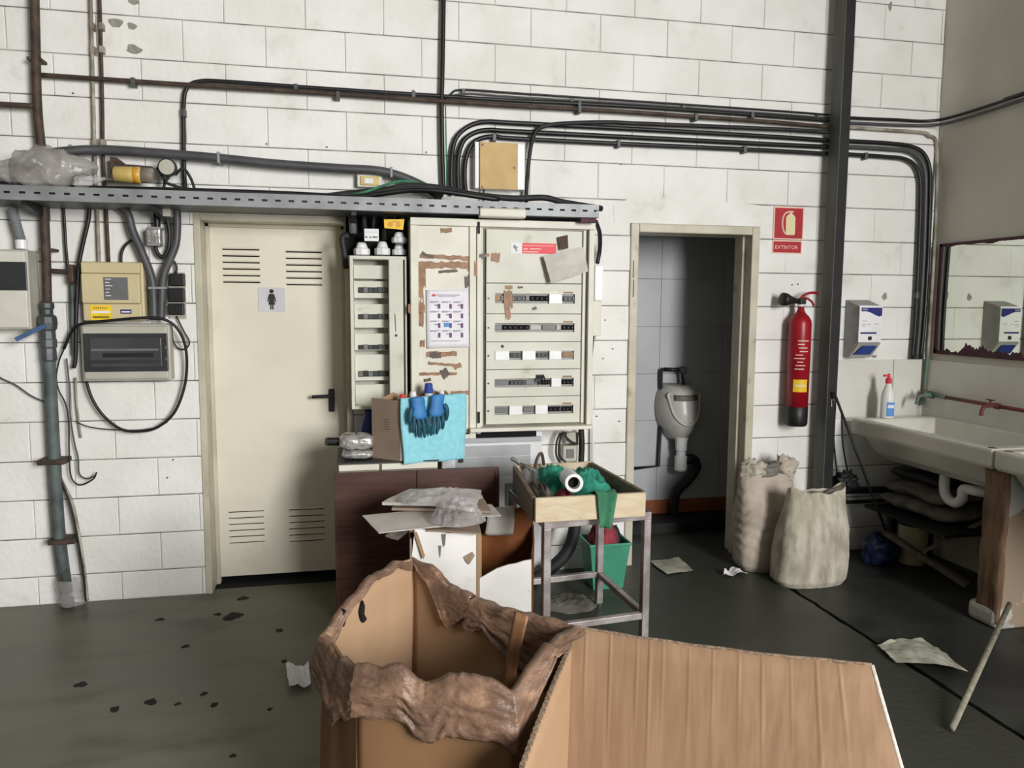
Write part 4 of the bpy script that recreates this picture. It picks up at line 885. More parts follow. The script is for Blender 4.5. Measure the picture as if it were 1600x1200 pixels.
a1 = PY(1068, 605, YT-.07); a2 = PY(1066, 578, YT-.07); a3 = PY(1037, 577, YT-.05); a4 = PY(1034, 640, YT-.03); a5 = PY(1029, 728, YT-.03); a6 = PY(990, 732, YT-.03)
b = MB(); b.tube([a1, a2+Vector((0, 0, -.02)), a2], .011, 8); b.tube([a2, a3], .014, 10); b.tube(cr([a3, a3+Vector((-.012, .01, -.03)), a4], 4), .011, 8); b.tube([a4, a5, a6], .011, 8); b.build('flush_pipe', 'black', ur, smooth=True)
b = MB(); b.lathe([(.022, -.02), (.027, -.01), (.027, .02), (.02, .03)], a2, (0, -1, 0), 12); b.build('flush_valve', 'dark_grey', ur)
b = MB(); b.lathe([(.02, 0), (.02, .02), (.012, .03)], a1+Vector((0, 0, -.015)), (0, 0, 1), 12); b.build('flush_collar', 'chrome', ur)

# ================================================================== POST, SIGN, EXTINGUISHER
po = thing('steel_post', (2.83, 4.14, 0), 'dark steel channel post standing before the block wall', 'post')
b = MB(); b.box((2.798, 4.088, 0), (2.805, 4.192, ZT)); b.build('web', 'post_grey', po, bevel=.002)
b = MB(); b.box((2.805, 4.088, 0), (2.864, 4.095, ZT)); fl = b.build('front_flange', 'post_black', po, bevel=.002)
b = MB(); b.box((2.805, 4.185, 0), (2.864, 4.192, ZT)); b.build('rear_flange', 'post_black', po)
p = BW(1295, 630, .165); b = MB(); b.box((2.822, 4.078, p.z-.025), (2.846, 4.089, p.z+.025)); b.build('catch_plate', 'chrome', fl, bevel=.004)

sg = thing('fire_sign', BW(1230, 397), 'red fire extinguisher sign reading EXTINTOR on the wall', 'sign')
a = BW(1209, 322); c = BW(1253, 397); X0, X1, Z0, Z1 = a.x, c.x, c.z, a.z; W_ = X1-X0; H_ = Z1-Z0
zs_ = Z0+H_*.29
b = MB(); b.box((X0, D-.005, zs_+.003), (X1, D-.001, Z1)); s1 = b.build('upper_plate', 'sign_border', sg)
b = MB(); b.box((X0-.002, D-.005, Z0), (X1-.006, D-.001, zs_-.001)); s2 = b.build('lower_plate', 'sign_border', sg)
b = MB(); b.box((X0+.008, D-.0065, zs_+.010), (X1-.008, D-.004, Z1-.010)); b.build('red_field', 'sign_red', s1)
b = MB(); b.box((X0+.005, D-.0065, Z0+.007), (X1-.013, D-.004, zs_-.009)); b.build('red_field', 'sign_red', s2)
cx = X0+W_*.56; b = MB(); zb = zs_+.03; zt_ = Z1-.045
b.prism([(cx-.030, zb), (cx+.026, zb), (cx+.030, zb+.01), (cx+.030, zt_-.02), (cx+.018, zt_-.004), (cx+.008, zt_), (cx+.008, zt_+.012), (cx-.006, zt_+.012), (cx-.010, zt_), (cx-.022, zt_-.006), (cx-.032, zt_-.02)], 'y', D-.008, D-.006)
b.build('pictogram', 'sign_cream', s1)
b = MB(); P = cr([(cx+.015, D-.0072, zt_+.014), (cx-.02, D-.0072, zt_+.012), (cx-.046, D-.0072, zt_-.005), (cx-.056, D-.0072, zt_-.05), (cx-.048, D-.0072, zb+.03), (cx-.034, D-.0072, zb+.006)], 5); b.tube(P, .0055, 6); b.build('pictogram_hose', 'sign_border', s1)
tm, tw = text_mb('EXTINTOR', .0315, (X0+.014, D-.0068, Z0+.028), (1, 0, 0), (0, 0, 1))
tm.build('lettering', 'sign_border', s2)

ex = thing('fire_extinguisher', (2.60, D-.085, .84), 'red fire extinguisher with black horn hanging on the wall', 'fire extinguisher')
a = BW(1227, 520, .085); c = BW(1267, 664, .085); ecx = (BW(1227, 580, .085).x+BW(1267, 580, .085).x)/2; R_ = .0655; ez0 = c.z; ez1 = BW(1247, 492, .085).z
ctr = (ecx, D-.085, ez0); HH = ez1-ez0
b = MB(); b.lathe([(R_, .115), (R_, HH-.055), (R_*.93, HH-.03), (R_*.72, HH-.008), (R_*.42, HH+.012), (R_*.30, HH+.03), (R_*.26, HH+.055)], ctr, (0, 0, 1), 32); body = b.build('cylinder', 'ext_red', ex, smooth=True)
b = MB(); b.lathe([(R_*.88, 0), (R_*1.0, .012), (R_*1.01, .118), (R_*.98, .12)], ctr, (0, 0, 1), 32); b.build('base_boot', 'black', ex, smooth=True)
b = MB(); b.lathe([(R_*.30, HH+.05), (R_*.32, HH+.06), (R_*.26, HH+.064)], ctr, (0, 0, 1), 16); b.build('neck_ring', 'white_plastic', ex)
vz = ez0+HH+.064
b = MB(); b.box((ecx-.02, D-.11, vz), (ecx+.02, D-.06, vz+.035)); b.build('valve', 'black', ex, bevel=.006)
b = MB(); b.tube(cr([(ecx-.01, D-.085, vz+.03), (ecx+.02, D-.085, vz+.055), (ecx+.06, D-.085, vz+.068), (ecx+.11, D-.085, vz+.066)], 6), .008, 8); b.build('carry_handle', 'ext_red', ex, smooth=True)
b = MB(); b.tube(cr([(ecx+.0, D-.085, vz+.035), (ecx+.035, D-.085, vz+.035), (ecx+.07, D-.085, vz+.015), (ecx+.085, D-.085, vz-.01)], 6), .007, 8); b.build('squeeze_lever', 'ext_red', ex, smooth=True)
b = MB(); b.lathe([(.012, 0), (.016, .03), (.024, .06), (.038, .10), (.040, .125), (.034, .128)], (ecx-.012, D-.09, vz+.016), (-1, -.12, .10), 20); b.build('horn', 'black', ex, smooth=True)
def ext_label(z0, z1, a0, a1, m, r, nm, parent):
    b = MB(); b.grid(lambda u, v: Vector((ecx+math.sin(a0+(a1-a0)*u)*r, D-.085-math.cos(a0+(a1-a0)*u)*r, z0+(z1-z0)*v)), 10, 2); return b.build(nm, m, parent, smooth=True)
lz = BW(1247, 613, .15).z
yl = ext_label(lz, lz+.075, -.95, .35, 'yellow', R_+.0008, 'yellow_label', body)
ext_label(lz+.032, lz+.045, -.8, .25, 'sign_cream', R_+.0014, 'label_lettering', yl)
r = random.Random(3); zq = lz+.135
for i in range(9):
    a0 = -1.0+r.uniform(0, .5); ext_label(zq+.021*i, zq+.021*i+.006, a0, min(.4, a0+r.uniform(.5, 1.1)), 'sign_border', R_+.0008, 'label_lettering', body)
b = MB(); b.box((ecx-.03, D-.03, ez0+HH-.12), (ecx+.03, D, ez0+HH-.06)); b.build('wall_bracket', 'dark_grey', ex)

# ---------------------------------------------------------------- soap dispenser
sd = thing('soap_dispenser', BW(1350, 555, .05), 'white wall soap dispenser with blue push bar and navy label', 'dispenser')
a = BW(1343, 478, .135); X0 = a.x; X1 = BW(1379, 478, .135).x; Zt = 1.565; Zm = 1.345; Zb = 1.245
prof = [(D, Zb), (D-.05, Zb), (D-.095, Zb+.06), (D-.135, Zm), (D-.135, Zt-.004), (D-.01, Zt+.035), (D, Zt+.035)]
b = MB(); b.prism(prof, 'x', X0, X1); sb = b.build('dispenser_body', 'dispenser_grey', sd, bevel=.005)
b = MB(); b.box((X0+.001, D-.139, Zm-.002), (X1-.001, D-.134, Zt-.003)); fp = b.build('front_plate', 'white_plastic', sd, bevel=.002)
b = MB(); b.add([(X0+.004, D-.142, Zm-.006), (X1-.004, D-.142, Zm-.006), (X1-.004, D-.058, Zb+.002), (X0+.004, D-.058, Zb+.002), (X0+.004, D-.128, Zm-.006), (X1-.004, D-.128, Zm-.006), (X1-.004, D-.045, Zb+.002), (X0+.004, D-.045, Zb+.002)], [(0, 1, 2, 3), (4, 7, 6, 5), (0, 4, 5, 1), (3, 2, 6, 7), (0, 3, 7, 4), (1, 5, 6, 2)]); b.build('sloped_front', 'lt_grey_plastic', sd)
b = MB(); yA, zA, yB, zB = D-.139, Zm-.022, D-.073, Zb+.02
b.add([(X0+.035, yA-.012, zA), (X1-.030, yA-.012, zA), (X1-.030, yB-.014, zB), (X0+.010, yB-.014, zB), (X0+.035, yA, zA), (X1-.030, yA, zA), (X1-.030, yB, zB), (X0+.010, yB, zB)], [(0, 1, 2, 3), (4, 7, 6, 5), (0, 4, 5, 1), (3, 2, 6, 7), (0, 3, 7, 4), (1, 5, 6, 2)]); b.build('push_bar', 'blue_plastic', sd, bevel=.003)
b = MB(); b.box((X0-.002, D-.138, Zt-.006), (X1+.002, D-.132, Zt)); b.build('top_edge', 'white_plastic', sd)
yy0, yy1 = D-.1402, D-.139; w = X1-X0
b = MB(); b.prism([(X0+.012, Zt-.012), (X1-.004, Zt-.012), (X1-.004, Zt-.06), (X1-.022, Zt-.066), (X1-.045, Zt-.058), (X0+w*.45, Zt-.040), (X0+.045, Zt-.034), (X0+.012, Zt-.034)], 'y', yy0, yy1); nl = b.build('navy_label', 'navy', fp)
b = MB(); 
for i, x in enumerate((.018, .026, .033, .041, .049)): b.box((X0+x, yy0-.0006, Zt-.029+(0 if i % 2 else .002)), (X0+x+.005, yy0, Zt-.018))
b.build('label_lettering', 'print_grey', nl)
b = MB(); b.box((X0+.012, yy0, Zm+.05), (X1-.035, yy1, Zm+.06)); b.build('dark_stripe', 'navy', fp)
b = MB(); 
for (u0, u1, z) in ((.12, .35, .125), (.1, .3, .105), (.33, .52, .105), (.66, .85, .108), (.14, .28, .095)): b.box((X0+w*u0, yy0, Zm+z), (X0+w*u1, yy1, Zm+z+.004))
b.build('small_print', 'print_grey', fp)
b = MB(); b.box((X0+w*.42, yy0, Zm+.012), (X0+w*.58, yy1, Zm+.034)); b.build('level_window', 'black', fp)

# ---------------------------------------------------------------- mirror on the side wall
mi = thing('wall_mirror', (XR-.01, 3.6, 1.27), 'frameless wall mirror with maroon blackened edges above the sinks', 'mirror')
MY0, MY1, MZ0, MZ1 = 2.9, 4.165, 1.275, 1.945
b = MB(); b.box((XR-.012, MY0, MZ0), (XR-.002, MY1, MZ1)); b.build('mirror_back', 'maroon', mi)
b = MB(); b.box((XR-.0135, MY0+.02, MZ0+.012), (XR-.0122, MY1-.018, MZ1-.012)); b.build('glass', 'mirror_glass', mi)
def ragged(y0, y1, zc, amp, base, seed, up_):
    b = MB(); n = 110; P = [(y0+(y1-y0)*i/n, zc) for i in range(n+1)]
    Q = [(y0+(y1-y0)*i/n, zc+up_*(base+amp*max(0, nz3((i*.11, seed, 0), 1)+.15)+amp*.5*abs(nz3((i*.45, seed, 2), 1))+amp*.15*nz3((i*1.1, seed, 4), 1))) for i in range(n+1)]
    b.prism(P+Q[::-1], 'x', XR-.0155, XR-.0136); b.build('blackened_edge', 'maroon', mi)
ragged(MY0, MY1, MZ0-.006, .10, .016, 3, 1); ragged(MY0, MY1, MZ1+.002, .012, .016, 8, -1)
b = MB(); P = [(MY1+.004-.022-.006*nz3((i*.7, 1, 0), 1), MZ0+(MZ1-MZ0)*i/24) for i in range(25)]; b.prism([(MY1+.004, MZ0), (MY1+.004, MZ1)]+P[::-1], 'x', XR-.0155, XR-.0136); b.build('blackened_edge', 'maroon', mi)

# ---------------------------------------------------------------- sinks
def sink(y0, y1, label):
    s = thing('wash_trough', (3.3, (y0+y1)/2, .55), label, 'sink', 'ceramic wash troughs on the side wall')
    zt_, zr = .88, .785; x0, x1 = 3.015, XR-.002; rim = .055
    # outer shell: rim band then sloping bowl
    def sec(x0_, x1_, ya, yb, z): return [(x0_, ya, z), (x1_, ya, z), (x1_, yb, z), (x0_, yb, z)]
    rings = [sec(x0+.01, x1, y0+.008, y1-.008, zr-.004), sec(x0, x1, y0, y1, zr+.012), sec(x0, x1, y0, y1, zt_-.012), sec(x0+.008, x1, y0+.006, y1-.006, zt_), sec(x0+rim-.008, x1-.05, y0+.07, y1-.07, zt_), sec(x0+rim, x1-.055, y0+.08, y1-.08, zt_-.012), sec(x0+.10, x1-.09, y0+.12, y1-.12, zt_-.16)]
    b = MB(); vs = [p for r_ in rings for p in r_]; fs_ = []
    for i in range(len(rings)-1): fs_ += [(4*i+k, 4*i+(k+1) % 4, 4*i+4+(k+1) % 4, 4*i+4+k) for k in range(4)]
    fs_.append((24, 25, 26, 27)); b.add(vs, fs_); r_ = b.build('rim_and_basin', 'ceramic', s, bevel=.01, seg=3)
    rings = [sec(x0+.03, x1, y0+.07, y1-.07, zr), sec(x0+.10, x1-.02, y0+.09, y1-.09, zr-.10), sec(x0+.16, x1-.03, y0+.13, y1-.13, zr-.15)]
    b = MB(); vs = [p for q in rings for p in q]; fs_ = []
    for i in range(2): fs_ += [(4*i+k, 4*i+(k+1) % 4, 4*i+4+(k+1) % 4, 4*i+4+k) for k in range(4)]
    fs_ += [(8, 9, 10, 11), (3, 2, 1, 0)]; b.add(vs, fs_); b.build('bowl_underside', 'ceramic', s, bevel=.02, seg=3)
    b = MB(); b.lathe([(.02, 0), (.012, .003)], (x0+.03, y1-.05 if y0 < 2.5 else y0+.03, zt_), (0, 0, 1), 10); b.build('rim_chip', 'rust_wood', r_)
    return s
s1 = sink(3.085, 4.15, 'long white ceramic wash trough reaching the back wall corner')
s2 = sink(1.98, 3.07, 'white ceramic wash trough nearest the camera at right edge')
b = MB(); ty, tx = 3.62, 3.24
b.tube(cr([(tx, ty, .66), (tx, ty, .55), (tx, ty-.03, .50), (tx, ty-.09, .49), (tx, ty-.13, .53), (tx, ty-.14, .58), (tx, ty-.24, .59), (tx+.1, ty-.30, .59)], 6), .027, 12); b.build('drain_trap', 'white_plastic', s1, smooth=True)
# pier that carries both troughs
pr_ = thing('sink_pier', (3.3, 3.13, 0), 'rough masonry pier with brown stained edge under the troughs', 'pier')
b = MB(); px0, px1, py0, py1 = 3.065, XR, 3.02, 3.14
b.box((px0, py0, 0), (px1, py1, .775)); b.build('pier_body', 'pier_wall', pr_, bevel=.01)
b = MB()
def fn(u, v): return Vector((px0-.012-.010*nz3((u*2, v*9, 0), 1, 2)-.01*(1-v)*0, py0-.008+(py1-py0+.016)*u, .03+.745*v))
b.grid(fn, 5, 24); b.build('stained_edge', 'rust_wood', pr_, smooth=True, solid=.014)
b = MB(); b.box((px0-.03, py0-.01, 0), (px0+.08, py1+.06, .10)); b.build('pier_foot', 'pier_wall', pr_, bevel=.03, seg=3)
# tap pipe with two taps
tpz = 1.008; tp_ = thing('tap_pipe', (XR-.05, 3.6, tpz-.04), 'old copper water pipe with small taps above the troughs', 'pipe')
b = MB(); b.tube([(XR-.05, 4.17, tpz+.02), (XR-.05, 4.06, tpz+.008), (XR-.05, 4.0, tpz+.004)], .014, 10); b.build('pipe_end', 'copper_green', tp_, smooth=True)
b = MB(); b.tube([(XR-.05, 4.0, tpz+.004), (XR-.05, 3.7, tpz), (XR-.05, 2.6, tpz-.01)], .011, 10); b.build('pipe_run', 'copper_red', tp_, smooth=True)
for i, y in enumerate((4.12, 3.62, 3.05)):
    m = 'copper_green' if i == 0 else 'copper_red'
    b = MB(); b.tube(cr([(XR-.05, y, tpz+.004), (XR-.10, y-.005, tpz+.006), (XR-.15, y-.01, tpz-.005), (XR-.165, y-.012, tpz-.05)], 5), [.014, .014, .0135, .0135, .013, .013, .012, .012, .011, .011, .011, .010, .010, .010, .010, .011], 10); tb_ = b.build('tap', m, tp_, smooth=True)
    b = MB(); b.tube([(XR-.10, y-.005, tpz+.01), (XR-.10, y-.005, tpz+.035)], .006, 8); b.bar((XR-.10, y-.03, tpz+.036), (XR-.10, y+.02, tpz+.036), .012, .006); b.build('tap_handle', m, tb_)
    b = MB(); b.lathe([(.018, 0), (.018, .03)], (XR-.05, y-.015, tpz), (0, 1, 0), 8); b.build('pipe_tee', m, tp_)
# spray bottle on the trough
bt = thing('detergent_bottle', (3.215, 4.11, .88), 'white detergent bottle with red cap on the trough end', 'bottle')
bx, by = FL(1381, 652, .88).x, 4.095
b = MB(); b.lathe([(.036, 0), (.040, .006), (.040, .12), (.036, .15), (.022, .19), (.016, .205), (.016, .215)], (bx, by, .881), (0, 0, 1), 20); bb = b.build('bottle_body', 'bottle_white', bt, smooth=True)
b = MB(); b.lathe([(.018, .212), (.018, .24), (.010, .246), (.007, .27), (.004, .272)], (bx, by, .881), (0, 0, 1), 14); b.box((bx-.035, by-.006, 1.135), (bx+.004, by+.006, 1.147)); b.build('cap', 'red_label', bt)
b = MB(); b.grid(lambda u, v: Vector((bx+math.sin(-.75+1.4*u)*.0408, by-math.cos(-.75+1.4*u)*.0408, .895+.085*v)), 10, 2); bl_ = b.build('bottle_label', 'print_blue', bb, smooth=True)
b = MB(); b.grid(lambda u, v: Vector((bx+math.sin(-.6+1.1*u)*.0413, by-math.cos(-.6+1.1*u)*.0413, .945+.02*v)), 10, 2); b.build('label_band', 'white_paper', bl_, smooth=True)

# ---------------------------------------------------------------- under the sinks
for i, (cx, cy, z, w, l, hgt, rot, m, lab) in enumerate([(3.40, 3.88, .555, .34, .46, .07, .15, 'black_rubber', 'black folded bag on top of the heap under the trough'), (3.385, 3.86, .475, .38, .52, .085, .1, 'sack_dark', 'grey folded sack, upper one of two under the trough'), (3.375, 3.84, .39, .40, .56, .085, .0, 'sack_dark', 'grey folded sack, lower one of two under the trough')]):
    b = MB()
    def fn(u, v, cx=cx, cy=cy, z=z, w=w, l=l, hgt=hgt, i=i):
        a = 2*math.pi*u; t = math.pi*(v*.996+.002); sx = math.copysign(abs(math.cos(a))**.45, math.cos(a)); sy = math.copysign(abs(math.sin(a))**.45, math.sin(a)); st_ = math.sin(t)**.5
        k = 1+.06*nz3((sx*2, sy*2, v*3), 1.3, i+3)
        return Vector((cx+sx*st_*w/2*k, cy+sy*st_*l/2*k, z-math.cos(t)*hgt/2+.025*nz3((sx*1.5, sy*1.5, 0), 1.0, i)+.04*(cy-3.75-sy*l/2*0)))
    b.grid(fn, 40, 16, closeu=True); tag(b.build('folded_sack', m, None, smooth=True), lab, 'sack', 'folded sacks under the trough')
sh_ = thing('low_rack', (3.3, 3.8, 0), 'low dark rack under the trough carrying folded sacks', 'rack')
b2 = MB(); b2.box((3.10, 3.44, .325), (3.585, 4.10, .343)); b2.build('rack_board', 'black_paint', sh_)
for (x, y) in ((3.54, 3.5), (3.54, 4.06), (3.27, 4.06)):
    b2 = MB(); b2.box((x-.02, y-.02, 0), (x+.02, y+.02, .325)); b2.build('leg', 'black_paint', sh_)
bu = thing('bucket', (3.31, 3.93, 0), 'cream plastic bucket with dark lid under the trough', 'bucket')
bc_ = FL(1424, 878); bx, by = bc_.x, bc_.y
b = MB(); b.lathe([(.075, 0), (.078, .005), (.085, .24), (.083, .245)], (bx, by, 0), (0, 0, 1), 24); b.build('bucket_body', 'cream_bucket', bu, smooth=True)
b = MB(); b.lathe([(.088, .24), (.09, .25), (.088, .262), (.05, .27)], (bx, by, 0), (0, 0, 1), 24); b.build('lid', 'black', bu, smooth=True)
bb_ = FL(1378, 882)
o = blob('blue_bag', 'blue_bag', (bb_.x, bb_.y+.02, .082), .11, .09, .097, .35, 4); tag(o, 'dark blue crumpled plastic bag on floor by the sacks', 'bag')
ln1 = thing('leaning_rod', (3.2, 3.6, 0), 'long thin rod leaning from the post down to floor under trough', 'rod')
b = MB(); q0 = PY(1303, 612, 4.06); q1 = PY(1386, 835, 3.95); b.tube([q0, q1], .008, 8); b.build('rod', 'black_rubber', ln1, smooth=True)
pa = PY(1384, 832, 3.95); pc = FL(1512, 922); pc.z = .025; b = MB(); b.bar(pa, pc, .045, .03); tag(b.build('timber_plank', 'old_timber', None, bevel=.003), 'grey plank sloping down to floor under the trough', 'plank')
pa = PY(1442, 862, 3.72); pc = PY(1535, 815, 3.5); b = MB(); b.bar(pa, pc, .035, .02); tag(b.build('timber_batten', 'old_timber', None, bevel=.002), 'short batten slanting up to the right under the trough', 'batten')
for i, pts in enumerate(([(1301, 640), (1303, 690), (1308, 742)], [(1315, 645), (1317, 695), (1325, 740)])):
    wtube('cable', 'black', pts, .005, .1, ('thin dark cable hanging right behind the post', 'thin dark cable hanging a little further right of the post')[i], 'cable')
o = blob('cable_tangle', 'black_rubber', tuple(PY(1322, 752, 4.12)), .07, .05, .055, .7, 8, sc=7); tag(o, 'dark knot of cable and tape beside the post', 'cable')
tag(wrect('junction_box', 'mid_grey', 1301, 736, 1312, 758, .1, 0, None, .004), 'small grey box low on the wall beside the post', 'box')
wtube('floor_pipe', 'black', [(1290, 768), (1340, 766), (1410, 765), (1440, 768)], .022, .05, 'thick black pipe running low along the wall, upper of two', 'pipe', 'low black pipes')
wtube('floor_pipe', 'black', [(1290, 786), (1340, 784), (1400, 781), (1430, 780)], .012, .04, 'thin black pipe running low along the wall, lower of two', 'pipe', 'low black pipes')

# ---------------------------------------------------------------- two sacks
def sack(name, cx, cy, w, dp, hgt, m, seed, lean, label, folds, tuft, taper):
    s = thing(name, (cx, cy, 0), label, 'sack')
    b = MB()
    def prof(v): return (1.0+.07*math.sin(math.pi*min(1, v*1.15))-taper*v)*(1 if v > .06 else .88+2*v)
    def fn(u, v):
        a = 2*math.pi*u; ca, sa = math.cos(a), math.sin(a); e = .66
        sx = math.copysign(abs(ca)**e, ca); sy = math.copysign(abs(sa)**e, sa)
        k = prof(v)*(1+.05*nz3((sx*1.6, sy*1.6, v*3), 1.2, seed)+.015*nz3((sx*5, sy*5, v*8), 1, seed+4)+folds*.020*math.sin(v*58+5*nz3((sx*2, sy*2, v*2), 1, seed))*(1 if .2 < v < .85 else .25))
        fl_ = 1.0 if v < .6 else 1-(v-.6)*1.35
        z = v*hgt+(.022*nz3((sx*2.2, sy*.5, 5), 1.2, seed)+.03*abs(sx)**3*(1 if folds < .5 else 0))*max(0, (v-.7)/.3)
        return Vector((cx+sx*w/2*k+lean*v, cy+sy*dp/2*k*fl_, max(0, z)))
    b.grid(fn, 56, 70, closeu=True); b.build('sack_body', m, s, smooth=True)
    b = MB(); b.grid(lambda u, v: Vector((cx+lean+(fn(u, .97).x-cx-lean)*(1-v)*.97, cy+(fn(u, .97).y-cy)*(1-v)*.97, fn(u, .97).z*(1-v)+hgt*.93*v+.015*nz3((math.cos(6.28*u)*3*(1-v), math.sin(6.28*u)*3, v), 1, seed))), 40, 8, closeu=True); b.build('sack_filling', 'sack_dark', s, smooth=True)
    for (dx, dz, rx, rz, mm, sd_) in tuft: blob('sack_ear', mm, (cx+dx, cy-.015, hgt+dz), rx, .05, rz, .45, sd_, s, sc=4.5, n=22)
    return s
sack('sack_of_material', 2.425, 4.085, .365, .25, .585, 'sack', 3, -.012, 'taller pinkish grey sack standing against the post', 1.0, [(-.10, .012, .078, .058, 'sack_dirty', 4), (.10, .012, .070, .078, 'sack', 8), (.0, .005, .13, .05, 'sack_dark', 6)], .10)
sack('sack_of_material', 2.53, 3.80, .425, .25, .525, 'sack_dirty', 9, .035, 'shorter dirty white sack in front of the taller sack', .12, [], .20)

# ---------------------------------------------------------------- litter on the floor
def paper(name, cpx, corners, m, label, lift=.02, seed=1):
    P = [FL(*c) for c in corners]
    def fn(u, v):
        p = P[0].lerp(P[1], u).lerp(P[3].lerp(P[2], u), v); return Vector((p.x, p.y, .004+lift*(.5+.5*nz3((u*2.2, v*2.2, 0), 1.0, seed))*(.25+abs(math.sin(u*3+seed)))+lift*.3*abs(nz3((u*6, v*6, 0), 1, seed))))
    b = MB(); b.grid(fn, 14, 12); o = b.build(name, m, None, smooth=False, solid=.0012); return tag(o, label, 'paper', 'paper litter on the floor')
paper('paper_sheet', 0, [(1015, 880), (1060, 873), (1083, 893), (1042, 900)], 'dirty_paper', 'dirty flat paper sheet on floor before the doorway', .012, 1)
paper('paper_scrap', 0, [(1132, 898), (1147, 891), (1168, 902), (1130, 903)], 'white_paper', 'small folded white paper scrap near the taller sack', .03, 2)
paper('paper_sheet', 0, [(1370, 1012), (1440, 1003), (1512, 1057), (1400, 1040)], 'dirty_paper', 'large crumpled grey paper on floor by the slab joint', .05, 3)
paper('paper_scrap', 0, [(447, 1052), (482, 1047), (486, 1078), (452, 1083)], 'white_paper', 'small white crumpled paper scrap left of the cardboard box', .05, 4)
# stick lying towards the pier
b = MB(); b.tube([FL(1487, 1145)+Vector((0, 0, .015)), Vector((3.02, 2.93, .17))], .012, 8); tag(b.build('broom_stick', 'stick_wood', None, smooth=True), 'pale wooden stick lying from floor up to the pier foot', 'stick')
b = MB(); bb_ = FL(1600, 985); o = blob('dark_bundle', 'blue_bag', (bb_.x+.2, bb_.y-.2, .10), .16, .14, .12, .4, 12); tag(o, 'dark bluish bag on floor right of the pier', 'bag')
# ================================================================== BOARD, DRAWERS, BOX WITH TOWEL
Yb = 3.735
bo = thing('brown_panel', (.33, Yb, 0), 'dark brown wooden panel standing in front of the drawer unit', 'panel')
X0, X1, Zt = PY(522, 742, Yb).x, PY(780, 728, Yb).x, PY(650, 735, Yb).z; xm = PY(651, 750, Yb).x
b = MB(); b.box((X0, Yb, 0), (xm-.001, Yb+.022, Zt)); b.build('board', 'brown_wood', bo, bevel=.003)
b = MB(); b.box((xm+.001, Yb+.001, 0), (X1, Yb+.023, Zt)); b.build('board', 'brown_wood', bo, bevel=.003)
b = MB(); b.box((X0, Yb-.006, 0), (X0+.022, Yb, Zt-.03)); b.build('edge_strip', 'brown_wood', bo, bevel=.002)
b = MB(); b.box((X1-.02, Yb-.006, 0), (X1, Yb+.001, Zt-.02)); b.build('edge_strip', 'brown_wood', bo, bevel=.002)
# drawer unit
du = thing('drawer_unit', (.18, 3.98, 0), 'cream drawer unit half hidden behind the brown panel', 'drawers')
ux0, ux1, uy0, uy1, uz = -.065, .425, 3.785, 4.20, .775
b = MB(); b.box((ux0, uy0+.012, 0), (ux1, uy1, uz)); b.build('unit_body', 'tray_wood_dark', du, bevel=.003)
b = MB(); b.box((ux0-.006, uy0+.004, uz), (ux1+.005, uy1+.005, uz+.006)); b.build('unit_top', 'dark_grey', du)
for i, (xa, xb) in enumerate(((ux0, .135), (.142, ux1))):
    for j in range(5):
        z1_ = uz-.004-(.034 if j > 0 else 0)-max(0, j-1)*.18; z0_ = z1_-(.030 if j == 0 else .174)
        b = MB(); b.box((xa+.003, uy0, max(.02, z0_)), (xb-.003, uy0+.012, z1_)); d_ = b.build('drawer', 'cab_cream_light', du, bevel=.003)
        if j > 0:
            xc = (xa+xb)/2-.07; b = MB(); b.tube([(xc-.02, uy0+.002, z1_-.012), (xc-.02, uy0-.012, z1_-.012), (xc+.02, uy0-.012, z1_-.012), (xc+.02, uy0+.002, z1_-.012)], .003, 6); b.build('handle', 'galv_dark', d_)
# cardboard box on the unit
Cc, Lc, Rc = Vector((.238, 3.785, .782)), Vector((.105, 3.900, .782)), Vector((.572, 3.870, .782)); Bc = Lc+Rc-Cc; Hb = .305
cb = thing('cardboard_box', (.33, 3.95, .782), 'grey-brown cardboard box on the drawer unit holding bottles', 'box')
def panel(p, q, h0, h1, m, nm, parent, th=.006, jag=0, seed=0):
    b = MB(); n = 10
    b.grid(lambda u, v: p.lerp(q, u)+Vector((0, 0, v*((h0+(h1-h0)*u)+(jag*nz3((u*5, seed, 0), 1, seed) if jag else 0)))), n, 4); return b.build(nm, m, parent, solid=th)
pl_ = panel(Lc, Cc, Hb, Hb-.005, 'cardboard_grey', 'left_side', cb); panel(Cc, Rc, Hb-.005, Hb, 'cardboard_white', 'front_side', cb); panel(Rc, Bc, Hb, Hb+.02, 'cardboard', 'right_side', cb, jag=.03); panel(Bc, Lc, Hb+.02, Hb, 'cardboard', 'rear_side', cb, jag=.04)
b = MB(); b.add([Lc+Vector((0, 0, .01)), Cc+Vector((0, 0, .01)), Rc+Vector((0, 0, .01)), Bc+Vector((0, 0, .01))], [(0, 1, 2, 3)]); b.build('base', 'cardboard', cb, solid=.005)
dlc = (Cc-Lc); nl_ = Vector((dlc.y, -dlc.x, 0)).normalized()
if nl_.y > 0: nl_ = -nl_
b = MB()
for i in range(5):
    p0 = Lc.lerp(Cc, .46)+nl_*.0042+Vector((0, 0, .155+.012*i)); p1 = Lc.lerp(Cc, .64)+nl_*.0042+Vector((0, 0, .155+.012*i)); b.bar(p0, p1, .0006, .003)
b.build('printed_lines', 'tape_dark', pl_)
b = MB(); b.add([Lc.lerp(Cc, .40)+nl_*.0036+Vector((0, 0, z)) if k == 0 else Lc.lerp(Cc, .70)+nl_*.0036+Vector((0, 0, z)) for z in (.145, .215) for k in (0, 1)], [(0, 1, 3, 2)]); b.build('label', 'cardboard_grey', pl_, solid=.0005)
